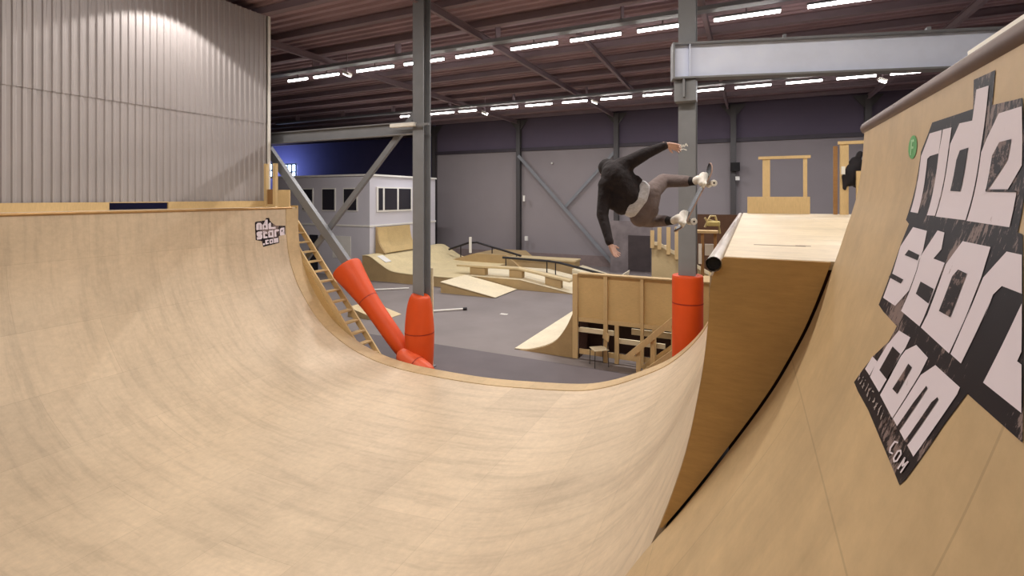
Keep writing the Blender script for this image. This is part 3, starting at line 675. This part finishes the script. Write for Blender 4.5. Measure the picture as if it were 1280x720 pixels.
# poles on the floor
def pole(label, a, b, head=True):
    th = thing('floor_pole', label, 'pole', Vector(a)); part(MB().tube([a,b], .035, 8), 'shaft', M_white, th)
    if head:
        d = (Vector(b)-Vector(a)).normalized(); part(MB().tube([Vector(b), Vector(b)+d*.16], .06, 10), 'tip', M_rail, th, 'black tip')
pole('white pole with black tip lying on the floor right of the column', (-11.7,16.1,FLOOR+.06), (-10.5,17.25,FLOOR+.06))
pole('short white pole lying on the floor left of the column', (-16.6,18.9,FLOOR+.06), (-15.3,20.0,FLOOR+.06), False)
o = MB().bb(-8.85,-8.55,17.3,17.45,FLOOR,FLOOR+.012).build('paper_scrap', M_white); tag(o, 'small white scrap of paper on the grey floor', 'paper')

# ------------------------------------------------------------------ plywood box with open studs, quarter on its left
qb = thing('quarter_pipe', 'pale curved quarter pipe rising against the studded plywood box', 'quarter pipe', (-5.4,16,FLOOR))
qp = cr([(-6.43,FLOOR+.02),(-5.9,FLOOR+.08),(-5.2,-4.24),(-4.83,-3.82),(-4.57,-3.29),(-4.5,-3.02)], 5)
m = MB(); sheet(m, qp, 13.56, 20.5, .03, 4, 1); part(m, 'riding_surface', ply('quarter_pale',(226,214,186),uv=(2.44,1.22),sheet=.04), qb)
part(MB().prism([(p[0],p[1]-.03) for p in qp]+[(-4.42,FLOOR),(-6.43,FLOOR)], 13.52, 13.56), 'side_panel', M_obst_side, qb)
bx = thing('stud_box', 'tall plywood box with battens above and open studs below', 'ramp back', (-2.7,14,FLOOR))
part(MB().bb(-4.42,-.95,13.56,13.6,-3.45,-2.2), 'upper_panel', ply('box_ply',(206,176,124),var=.1), bx)
part(MB().bb(-4.4,-.9,13.45,13.72,-2.2,-2.16), 'deck_top', M_obst_side, bx)
def wat(px, y):
    r = (px-640)/F; return (y/(CA+r*SA))*(r*CA-SA)
for px0, px1 in [(716,722),(754.5,759.5),(800.5,804.5)]:
    part(MB().bb(wat(px0,13.5),wat(px1,13.5),13.47,13.56,FLOOR+.012,-2.2), 'batten', M_timber, bx)
for px0, px1 in [(768,773),(815,820)]:
    part(MB().bb(wat(px0,13.5),wat(px1,13.5),13.51,13.575,FLOOR+.012,-3.53), 'stud', M_timber, bx)
part(MB().bb(-4.4,-.95,13.5,13.56,-3.53,-3.42), 'rail', M_timber, bx); part(MB().bb(-4.4,-.95,13.58,13.62,-4.47,-4.33), 'rail', M_timber, bx)
part(MB().bb(wat(720,13.7),wat(768,13.7),13.62,13.68,-3.86,-3.73), 'cross_rail', M_pale, bx); part(MB().bb(wat(772,13.7),wat(832,13.7),13.62,13.68,-4.05,-3.92), 'cross_rail', M_pale, bx)
part(MB().bb(wat(790,13.9),wat(845,13.9),13.82,13.88,-3.82,-3.66), 'cross_rail', M_pale, bx)
m = MB().bb(-4.42,-.95,14.5,14.54,FLOOR+.012,-2.5); m.bb(-.97,-.92,13.62,14.5,FLOOR+.012,-2.5); m.bb(-4.43,-4.39,13.62,14.5,FLOOR+.012,-2.5); part(m, 'inner_shade_panel', ply('inner_shade_board',(66,44,36),var=.2), bx)  # board colour darkened to stand for the shade inside the box
# chair
ch = thing('chair', 'plywood chair with thin metal legs beside the open studs', 'chair', (-3.72,13.22,FLOOR))
C0 = Vector((-3.72,13.22,FLOOR))
rotc = Matrix.Rotation(R(38),3,'Z')
def cpt(x,y,z): return C0+rotc@Vector((x,y,z))
part(MB().box(cpt(0,0,.46),(.42,.4,.022),rotc), 'seat', M_pale, ch, bevel=.008)
part(MB().box(cpt(.2,0,.78),(.02,.4,.2),rotc@Matrix.Rotation(R(8),3,'Y')), 'backrest', M_timber, ch, bevel=.008)
for sx, sy in ((-1,-1),(-1,1),(1,-1),(1,1)): part(MB().tube([cpt(sx*.18,sy*.17,.45),cpt(sx*.2,sy*.19,0)], .012, 8), 'leg', M_steel_dk, ch)
for sy in (-1,1): part(MB().tube([cpt(.17,sy*.15,.45),cpt(.21,sy*.17,.85)], .012, 8), 'back_frame', M_steel_dk, ch)
# small stairs with handrail
hs = thing('timber_steps', 'timber steps with a sloping handrail in front of the orange pad', 'stairs', (-2,12.9,FLOOR))
part(MB().bar((-2.8,12.6,-4.06),(-1.5,12.6,-2.82), .05, .14), 'handrail', M_timber, hs)
for x, zt in ((-2.55,-3.86),(-2.2,-3.52),(-1.7,-3.05)): part(MB().bb(x-.05,x+.05,12.64,12.73,FLOOR+.012,zt), 'post', M_timber, hs)
for y in (12.35,13.15): part(MB().bar((-2.5,y,-4.52),(-1.2,y,-3.4), .045, .24), 'stringer', M_timber, hs)
for k in range(5): part(MB().bb(-2.42+k*.25,-2.14+k*.25,12.38,13.12,-4.42+k*.2,-4.385+k*.2), 'tread', M_timber, hs)
# balustraded stair behind
bs = thing('railed_stairs', 'plywood sided stairs with upright rails behind the studded box', 'stairs', (-2.3,17,FLOOR))
part(MB().prism([(-2.98,-1.52),(-2.75,-1.52),(-1.2,-2.4),(-1.2,FLOOR),(-2.98,FLOOR)], 17, 17.05), 'side_panel', M_obst, bs)
for x, zt, zb in [(-2.95,-1.12,-1.56),(-2.72,-1.02,-1.6),(-2.43,-1.0,-1.75),(-2.17,-.98,-1.9),(-1.93,-1.0,-2.05),(-1.65,-1.05,-2.2)]:
    part(MB().bb(x-.06,x+.06,16.92,17.0,zb-.15,zt), 'baluster', M_timber, bs)
part(MB().prism([(-2.98,-1.5),(-2.75,-1.5),(-1.2,-2.38),(-1.2,-2.5),(-2.75,-1.62),(-2.98,-1.62)], 16.96, 17.0), 'rail', M_pale, bs)
part(MB().prism([(-2.98,-1.6),(-1.2,-2.6),(-1.2,FLOOR),(-2.98,FLOOR)], 18.2, 18.25), 'side_panel', M_obst, bs)
for k in range(7): part(MB().bb(-2.95+k*.25,-2.65+k*.25,17.05,18.2,-1.75-k*.18,-1.71-k*.18), 'tread', M_timber, bs)
# dark screen wall and grey graffiti panel
o = MB().bb(-2.05,1.8,20,20.1,FLOOR,-.66).build('screen_wall', ply('dark_brown_board',(84,58,42),var=.25)); tag(o, 'dark brown board wall low behind the right column', 'wall panel')
gp = paint('graffiti_panel', (116,106,106), .7, 0, .4, 1.2)
th = thing('graffiti_door', 'grey graffitied panel with a dark opening below the skateboarder', 'door', (-6.2,29.9,FLOOR))
part(MB().bb(-7.7,-5.2,29.85,29.95,FLOOR,-1.45), 'panel', gp, th)
part(MB().bb(-6.6,-5.28,29.8,29.85,FLOOR+.2,-2.3), 'opening', paint('dark_opening', (58,48,48), .8, 0, .35, 1.5), th)
# clutter behind the right column
cl = thing('timber_ledge', 'short timber shelf and white boards between column and deck', 'ledge', (-1,14.6,FLOOR))
def pbox(a, b, y, th_, mb=None):
    r0 = (a[0]-640)/F; D0 = y/(CA+r0*SA); r1 = (b[0]-640)/F; D1 = y/(CA+r1*SA)
    p, q = at(a[0],a[1],D0), at(b[0],b[1],D1); return (mb or MB()).bb(p.x,q.x,y,y+th_,(p.z+q.z)/2-abs(p.z-q.z)/2,(p.z+q.z)/2+abs(p.z-q.z)/2)
part(pbox((868,288),(897,292),14.4,.3), 'shelf', M_timber, cl); part(pbox((873,305),(877,330),14.3,.05), 'board', M_white, cl)
part(pbox((881,305),(897,320),14.8,.05), 'board', M_white, cl); part(pbox((876,292),(880,345),14.5,.06), 'leg', M_timber_dk, cl); part(pbox((892,290),(896,345),14.6,.06), 'leg', M_timber_dk, cl)
part(MB().bb(-1.55,-.2,14.3,15.5,-4.59,-2.3), 'body', M_obst_side, cl)
yc = thing('yellow_stool', 'small yellow stool with bent tube frame behind the right column', 'stool', at(891,288,14.2))
part(MB().box(at(892,279.5,14.2),(.34,.3,.14)), 'seat', paint('yellow_seat',(196,178,112),.5), yc, bevel=.03)
for pts in [[(882,283),(884,277),(888,270),(894,270),(896,277)],[(881,272),(884,277),(881,284)],[(886,275),(898,278),(900,292)]]:
    part(MB().tube([at(a,b,14.2) for a,b in pts], .03, 8), 'tube_frame', paint('yellow_tube',(180,160,112),.4), yc)
# timber frames on the deck end
tf = thing('railing_stand', 'open timber frame on a board at the far end of the deck', 'frame', (.45,10.1,-.3))
part(MB().bb(-.05,.94,10.06,10.1,-.3,-.0), 'board', M_timber, tf, bevel=.004)
part(MB().bb(.2,.32,10.1,10.16,-.3,.68), 'post', M_timber, tf); part(MB().bb(.84,.9,10.1,10.14,-.3,.68), 'post', M_timber, tf); part(MB().bb(.13,.95,10.08,10.16,.68,.73), 'top_rail', M_timber, tf)
te = thing('coat_frame', 'timber post frame on the deck beside the tall quarter pipe', 'frame', (1.6,9.9,-.3))
part(MB().bb(1.36,1.48,9.9,9.98,-.3,.88), 'post', M_timber, te); part(MB().bb(1.33,2.2,9.88,9.96,.88,.93), 'top_rail', M_timber, te)
part(MB().bb(1.56,1.68,9.7,9.78,-.3,.42), 'post', M_timber, te); part(MB().bb(1.27,1.33,9.95,10.0,-.3,.86), 'edge_strip', M_timber_dk, te)
jk = thing('hanging_jacket', 'black jacket hung over the timber post at the deck edge', 'jacket', (1.6,9.62,-.0))
M_cloth = paint('black_cloth', (26,22,28), .85, 0, .2, 8, bump=.2)
J = lambda px, py, D=8.3: at(px, py, D)
blob('body', [(J(1062,217),.1,J(1070,205),.11),(J(1062,217),.1,J(1062,226),.1),(J(1070,205),.1,J(1072,228),.1),(J(1055,220),.035,J(1056,236),.03),(J(1060,210),.04,J(1068,200),.06),(J(1071,200),.05,J(1075,192),.05)], M_cloth, jk, .015, 6)
part(MB().box(J(1054,213,8.2),(.05,.04,.13)), 'white_tag', M_white, jk)
# white board rail behind tall quarter pipe
o = MB().bb(1.2,1.24,.4,3.95,-.28,.89).build('white_guard_board', M_white); tag(o, 'white board standing behind the coping of the tall quarter pipe', 'board')

# ------------------------------------------------------------------ lights
def tube_light(x, y, z, L, label, grp, power=None, mat=None):
    th = thing('tube_light', label, 'ceiling light', (x,y,z)); th['group'] = grp
    part(MB().bb(x-L/2,x+L/2,y-.06,y+.06,z+.05,z+.11), 'housing', M_steel, th)
    part(MB().tube([(x-L/2+.02,y,z+.015),(x+L/2-.02,y,z+.015)], .045, 8), 'lamp_tube', mat or M_tube, th)
    part(MB().bb(x-.02,x+.02,y-.01,y+.01,z+.11,5.4), 'hanger', M_purlin, th)
ordn = ['first','second','third','fourth','fifth','sixth','seventh','eighth','ninth','tenth','eleventh','twelfth','thirteenth','fourteenth']
L1 = [(-17.5,1.15),(-15.85,1.4),(-13.27,1.85),(-10.95,1.8),(-8.8,1.5),(-6.5,1.7),(-4.4,1.65),(-2.35,1.5),(-.1,1.7),(2.2,1.7)]
for k, (x, L) in enumerate(L1): tube_light(x, 15.2, 5.0, L, 'glowing white tube light, %s from the left in the nearer ceiling row'%ordn[k], 'tube lights of the nearer ceiling row')
L2 = [(-19.4,.75),(-16.7,1.75),(-14.9,1.2),(-12.5,1.7),(-10.4,1.6),(-8.35,1.4),(-6.15,1.6),(-4.12,1.4),(-1.75,1.3),(.1,1.5),(2.1,1.4),(4.0,1.4),(5.8,1.3)]
for k, (x, L) in enumerate(L2): tube_light(x, 25.0, 5.0, L, 'glowing white tube light, %s from the left in the farther ceiling row'%ordn[k], 'tube lights of the farther ceiling row')
def flood(px, py, D, label):
    p = at(px, py, D); th = thing('flood_light', label, 'flood light', p)
    part(MB().box(p,(.34,.22,.12),Matrix.Rotation(R(25),3,'Y')), 'housing', M_white, th, bevel=.02)
    part(MB().box(p+Vector((.0,-.02,-.075)),(.26,.2,.03),Matrix.Rotation(R(25),3,'Y')), 'lens', emit('flood_lens',(1,.93,.82,1),5), th)
    part(MB().bb(p.x-.015,p.x+.015,p.y-.015,p.y+.015,p.z+.03,5.64), 'hanger', M_purlin, th)
flood(434,92,19.6,'small flood light between second and third tubes of the nearer row')
flood(606,141,28,'small flood light in the farther row left of the middle')
flood(743,127,26,'small flood light in the farther row above the skateboarder')
flood(1103,100,21,'small flood light in the farther row at the right')
th = thing('batten_lamp', 'unlit white batten lamp fixed across the left column', 'lamp', (-8.3,10.6,1.95))
part(MB().bb(-8.75,-7.95,10.6,10.72,1.86,1.96), 'housing', M_white, th, bevel=.01)
part(MB().bb(-7.9,-7.5,10.62,10.66,1.86,1.92), 'bracket', M_steel, th)
# the same rows of tubes go on over the half pipe, above the frame
for k, x in enumerate((-15.2,-11.6,-9.3,-6.5,-4.2,-1.7,1.6,4.4)): tube_light(x, 5.4, 4.95, 1.7, 'tube light over the half pipe above the frame, %s from the left'%ordn[k], 'tube lights over the half pipe') if x not in (-15.2,) else None
def area(name, loc, sx, sy, power, col=(1,.93,.84), rot=(0,0,0)):
    l = bpy.data.lights.new(name, 'AREA'); l.shape = 'RECTANGLE'; l.size = sx; l.size_y = sy; l.energy = power; l.color = col
    o = bpy.data.objects.new(name, l); COL.objects.link(o); o.location = loc; o.rotation_euler = rot; return o
for x, pw in ((-9.3,60),(-6.5,92),(-4.2,92),(-1.7,92),(1.6,92),(4.4,110)): area('tube_lamp_light', (x,5.4,4.9), 1.7, .12, pw)
for x in (-9,-5,-1,3): area('tube_lamp_light', (x,-3.5,4.9), 1.7, .12, 52)
for x in (-17,-12,-7,-2,3): area('tube_lamp_light', (x,15.2,4.9), 1.7, .12, 200, (1,.95,.92))
for x in (-18,-12,-6,0,6): area('tube_lamp_light', (x,25,4.9), 1.7, .12, 200, (.95,.95,1))
area('window_daylight', (-46,35,2.7), 5, 2, 150, (.35,.5,1), (R(90),0,0))
# reflector lamp washing the corrugated wall
l = bpy.data.lights.new('reflector_lamp', 'SPOT'); l.energy = 210; l.spot_size = R(118); l.spot_blend = .12; l.color = (1,.93,.86); l.shadow_soft_size = .08
o = bpy.data.objects.new('reflector_lamp', l); COL.objects.link(o); o.location = (-11.9,7.3,5.15)

# ------------------------------------------------------------------ the skateboarder and board
def boardpt(a, n, w):       # a along the board, n towards the wheels, w across
    return BC+BA*a+BN*n+BW*w
Rt, Up, Fw = Vector((CA,SA,0)), Vector((0,0,1)), Vector((-SA,CA,0))
BC = at(870.5,249,5.25)
BA = (Rt*.46+Up*.888).normalized(); BN0 = (Rt*.888-Up*.46)
BW = (Fw*.93+Rt*.22+Up*.16).normalized(); BN = BW.cross(BA).normalized()
if BN.dot(BN0) < 0: BN = -BN
BW = BA.cross(BN).normalized() if BA.cross(BN).dot(Fw) > 0 else -BA.cross(BN).normalized()
sk = thing('skateboard', 'skateboard with white wheels, vertical under the feet of the rider', 'skateboard', BC)
# deck
nx, nw = 26, 10; top = []; 
for i in range(nx+1):
    a = -.41+.82*i/nx; e = max(0, abs(a)-.29); lift = -(e**1.35)*.75
    hw = .1 if abs(a) < .31 else .1*math.sqrt(max(0.0, 1-((abs(a)-.31)/.102)**2))
    top.append([(a, lift-.01*abs((2*j/nw-1))**2, hw*(2*j/nw-1)) for j in range(nw+1)])
vs = [boardpt(*p) for row in top for p in row]+[boardpt(p[0],p[1]+.012,p[2]) for row in top for p in row]
W_ = nw+1; N_ = (nx+1)*W_; fs = []
for i in range(nx):
    for j in range(nw):
        q = i*W_+j; fs.append((q,q+1,q+W_+1,q+W_)); fs.append((N_+q,N_+q+W_,N_+q+W_+1,N_+q+1))
for i in range(nx):
    for j in (0,nw): q = i*W_+j; fs.append((q,q+W_,N_+q+W_,N_+q))
for j in range(nw):
    for i in (0,nx): q = i*W_+j; fs.append((q,q+1,N_+q+1,N_+q))
part(MB().add(vs, fs, True), 'deck', ply('board_deck',(170,140,126),var=.3,scale=9), sk)
vs = [boardpt(p[0]*.985,p[1]-.0015,p[2]*.98) for row in top for p in row]
part(MB().add(vs, [(i*W_+j,i*W_+j+1,(i+1)*W_+j+1,(i+1)*W_+j) for i in range(nx) for j in range(nw)]), 'grip_tape', M_rail, sk)
for a in (.215,-.235):
    tr = part(MB().bar(boardpt(a-.04,.016,0), boardpt(a+.04,.016,0), .055, .01, BN), 'truck', paint('truck_metal',(170,165,160),.35,.8), sk)
    part(MB().tube([boardpt(a,.055,-.075),boardpt(a,.055,.075)], .013, 10).bar(boardpt(a,.012,0), boardpt(a,.06,0), .035, .03, BW), 'axle', paint('axle_metal',(170,165,160),.35,.8), tr)
    for w in (-.088,.088):
        wh = part(MB().tube([boardpt(a,.062,w-.017),boardpt(a,.062,w-.012),boardpt(a,.062,w+.012),boardpt(a,.062,w+.017)], 1, 24, True, [.03,.034,.034,.03]), 'wheel', M_white, sk)
        part(MB().tube([boardpt(a,.062,w-.019),boardpt(a,.062,w+.019)], .01, 12), 'bearing', M_rail, wh)

pe = thing('person', 'person in black sweater and grey trousers, airborne with back turned, bent forward over the skateboard', 'person', at(800,258,5.35))
M_skin = paint('skin', (208,170,156), .5, 0, .06, 20)
M_sweat = paint('black_sweater', (38,31,35), .9, 0, .3, 1.6, bump=1.0)
M_shirt = paint('white_shirt', (205,205,212), .8, 0, .22, 30, stretch=(1,1,2))
M_trou = paint('grey_trousers', (108,94,92), .85, 0, .18, 1.8, bump=.9)
M_sock = paint('black_sock', (24,18,20), .9)
M_shoe = paint('white_shoe', (222,216,208), .6, 0, .08, 20)
hipR, hipL = at(807,246,5.32), at(798,270,5.36)
kneR, kneL = at(829,226,5.62), at(814,276,5.72)
ankR, ankL = at(869,226.5,5.27), at(842,276,5.3)
shR, shL = at(785,204,5.3), at(757,231,5.34)
elR, elL = at(807,192,5.22), at(753,269,5.3)
wrR, wrL = at(831,182,5.15), at(762,303,5.18)
chest, waist, neck, head = at(771,220,5.36), at(796,249,5.35), at(765,212,5.45), at(760,213,5.6)
back_ax = Fw
body = [(hipR,.065,hipL,.07),(waist,.1,chest,.13),(at(802,257,5.35),.09,waist,.1),(shR,.07,shL,.07),(chest,.1,neck,.06),(neck,.055,head,.065),
        (head,.1,head+Vector((0,0,.03)),.1),(shR,.058,elR,.044),(elR,.043,wrR,.027),(shL,.058,elL,.044),(elL,.043,wrL,.027),
        (hipR,.065,kneR,.058),(kneR,.058,ankR,.038),(hipL,.07,kneL,.058),(kneL,.058,ankL,.038)]
# head: face looks down and away
hf = (Fw*.6-Up*.55-Rt*.45).normalized(); hu = (Up*.35-Rt*.75+Fw*.3); hu = (hu-hf*hu.dot(hf)).normalized(); hs_ = hf.cross(hu)
body += [(head+hf*.03-hu*.04,.07,head+hf*.05-hu*.075,.045),(head+hf*.1,.014,head+hf*.118-hu*.02,.016),(head+hs_*.1,.018,head+hs_*.1-hu*.03,.014),(head-hs_*.1,.018,head-hs_*.1-hu*.03,.014),
         (head+hf*.09-hu*.055,.014,head+hf*.09-hu*.06+hs_*.01,.014)]
def foot_caps(an, tgt): return [(an,.036,tgt,.03)]
bd = blob('body', body, M_skin, pe, .011, 3)
def hand(wr, d, pn, thumb, label):
    """d along the palm, pn across it; five unequal, bent fingers"""
    d = d.normalized(); s_ = (pn-d*pn.dot(d)).normalized(); k = d.cross(s_)
    caps = [(wr-d*.03,.026,wr+d*.01,.027)]
    for j in range(4):
        o_ = (j-1.5)*.021; base = wr+d*.085+s_*o_
        caps.append((wr+d*.02+s_*o_*.7,.016,base,.0125))
        L = [.062,.072,.068,.052][j]; b1 = base+d*L*.5+k*.006; b2 = b1+(d*.8+k*.55)*L*.35; b3 = b2+(d*.5+k*.8)*L*.25
        sp = s_*o_*.25
        caps += [(base,.0105,b1+sp,.0095),(b1+sp,.0095,b2+sp*1.3,.0085),(b2+sp*1.3,.0085,b3+sp*1.4,.007)]
    t0 = wr+d*.03-s_*.02*thumb; t1 = t0+(d*.5-s_*.8*thumb+k*.3)*.04; t2 = t1+(d*.8-s_*.35*thumb+k*.3)*.034
    caps += [(t0,.015,t1,.012),(t1,.011,t2,.009)]
    blob('hand', caps, M_skin, bd, .005, 2, label)
hand(wrR+(wrR-elR).normalized()*.02, Rt*.8-Up*.22+Fw*-.2, Up*.7+Fw*-.7, 1, None)
hand(wrL+(wrL-elL).normalized()*.02, -Up*.85+Rt*.45+Fw*-.1, Fw*.6+Rt*.8, -1, None)
# sweater, with a full hem
sw = [(chest,.175,at(783,238,5.35),.165),(at(783,238,5.35),.165,at(788,245,5.35),.155),(at(776,248,5.35),.11,at(780,259,5.35),.085),(at(792,230,5.34),.105,at(785,242,5.34),.14),(at(785,242,5.34),.14,at(779,256,5.34),.105),(at(757,240,5.36),.085,at(768,252,5.36),.1),
      (shR,.085,at(778,210,5.34),.12),(shL,.085,at(765,226,5.34),.12),(chest,.14,neck,.09),
      (shR,.083,elR,.066),(elR,.064,wrR,.042),(shL,.078,elL,.064),(elL,.062,wrL,.042),(wrR-(wrR-elR).normalized()*.03,.046,wrR,.044),(at(775,249,5.34),.125,at(777,257,5.34),.105),(wrL-(wrL-elL).normalized()*.03,.046,wrL,.044),(neck,.085,at(763,212,5.5),.08)]
blob('sweater', sw, M_sweat, pe, .011, 5, 'loose black sweater')
blob('hood', [(head-hf*.02,.113,head+hu*.03-hf*.02,.105),(head-hf*.03,.1,neck,.1),(head,.09,at(763,222,5.5),.09)], paint('dark_hood',(28,22,26),.9), pe, .012, 4, 'dark hood or cap over the head')
blob('shirt', [(at(801,237,5.33),.105,at(797,247,5.33),.125),(at(797,247,5.33),.125,at(789,260,5.33),.105)], M_shirt, pe, .011, 3, 'white shirt showing below the sweater')
tr_ = [(at(815,241,5.35),.1,at(809,256,5.35),.125),(at(809,256,5.35),.125,at(800,271,5.36),.115),(at(805,262,5.36),.13,at(811,262,5.4),.11),(at(814,240,5.36),.1,kneR,.083),(kneR,.08,at(859,226.5,5.34),.062),(at(802,272,5.4),.1,kneL,.08),(kneL,.078,at(833,276,5.42),.06)]
blob('trousers', tr_, M_trou, pe, .011, 4, 'grey brown trousers')
blob('sock', [(at(857,226.5,5.36),.054,ankR,.045)], M_sock, pe, .01, 3); blob('sock', [(at(832,276,5.44),.052,ankL,.044)], M_sock, pe, .01, 3)
for (a, an) in ((.225,ankR),(-.235,ankL)):
    # shoe: foot lies across the board, toe away from the lens and nosewards
    FD = (BW*.8+BA*.6).normalized(); c0 = boardpt(a-.02,0,-.02)
    P_ = lambda f, h: c0+FD*f-BN*h
    s1 = blob('shoe', [(P_(-.075,.045),.034,P_(0,.045),.04),(P_(0,.045),.04,P_(.09,.04),.042),(P_(.09,.04),.042,P_(.13,.036),.032),(P_(-.05,.06),.036,P_(-.03,.085),.042),(P_(-.03,.085),.042,an,.043),(P_(.02,.06),.038,P_(-.02,.09),.036)], M_shoe, pe, .007, 5)
    so = cr([(-.115,.0),(-.1,.034),(-.03,.038),(.06,.046),(.13,.04),(.165,.0),(.13,-.04),(.06,-.046),(-.03,-.038),(-.1,-.034),(-.115,0)], 4)[:-1]
    WD = FD.cross(BN).normalized(); n_ = len(so)
    vs = [c0+FD*p[0]+WD*p[1]-BN*h for h in (.004,.028) for p in so]
    part(MB().add(vs, [tuple(range(n_)), tuple(range(2*n_-1,n_-1,-1))]+[(k,(k+1)%n_,(k+1)%n_+n_,k+n_) for k in range(n_)]), 'sole', M_white, s1)

# ------------------------------------------------------------------ camera and picture settings
cd = bpy.data.cameras.new('camera'); cam = bpy.data.objects.new('camera', cd); COL.objects.link(cam)
cd.sensor_width = 36; cd.lens = 36*F/1280; cd.shift_y = -114/1280; cd.clip_start = .02; cd.clip_end = 200
cam.rotation_euler = (R(90), 0, A); cam.location = (0,0,0); SC.camera = cam
w = bpy.data.worlds.new('world'); SC.world = w; w.use_nodes = True; w.node_tree.nodes['Background'].inputs[0].default_value = (.02,.02,.025,1)
SC.view_settings.view_transform = 'Standard'; SC.view_settings.look = 'None'; SC.view_settings.exposure = 0.6; SC.view_settings.gamma = 1
SC.view_settings.use_curve_mapping = False
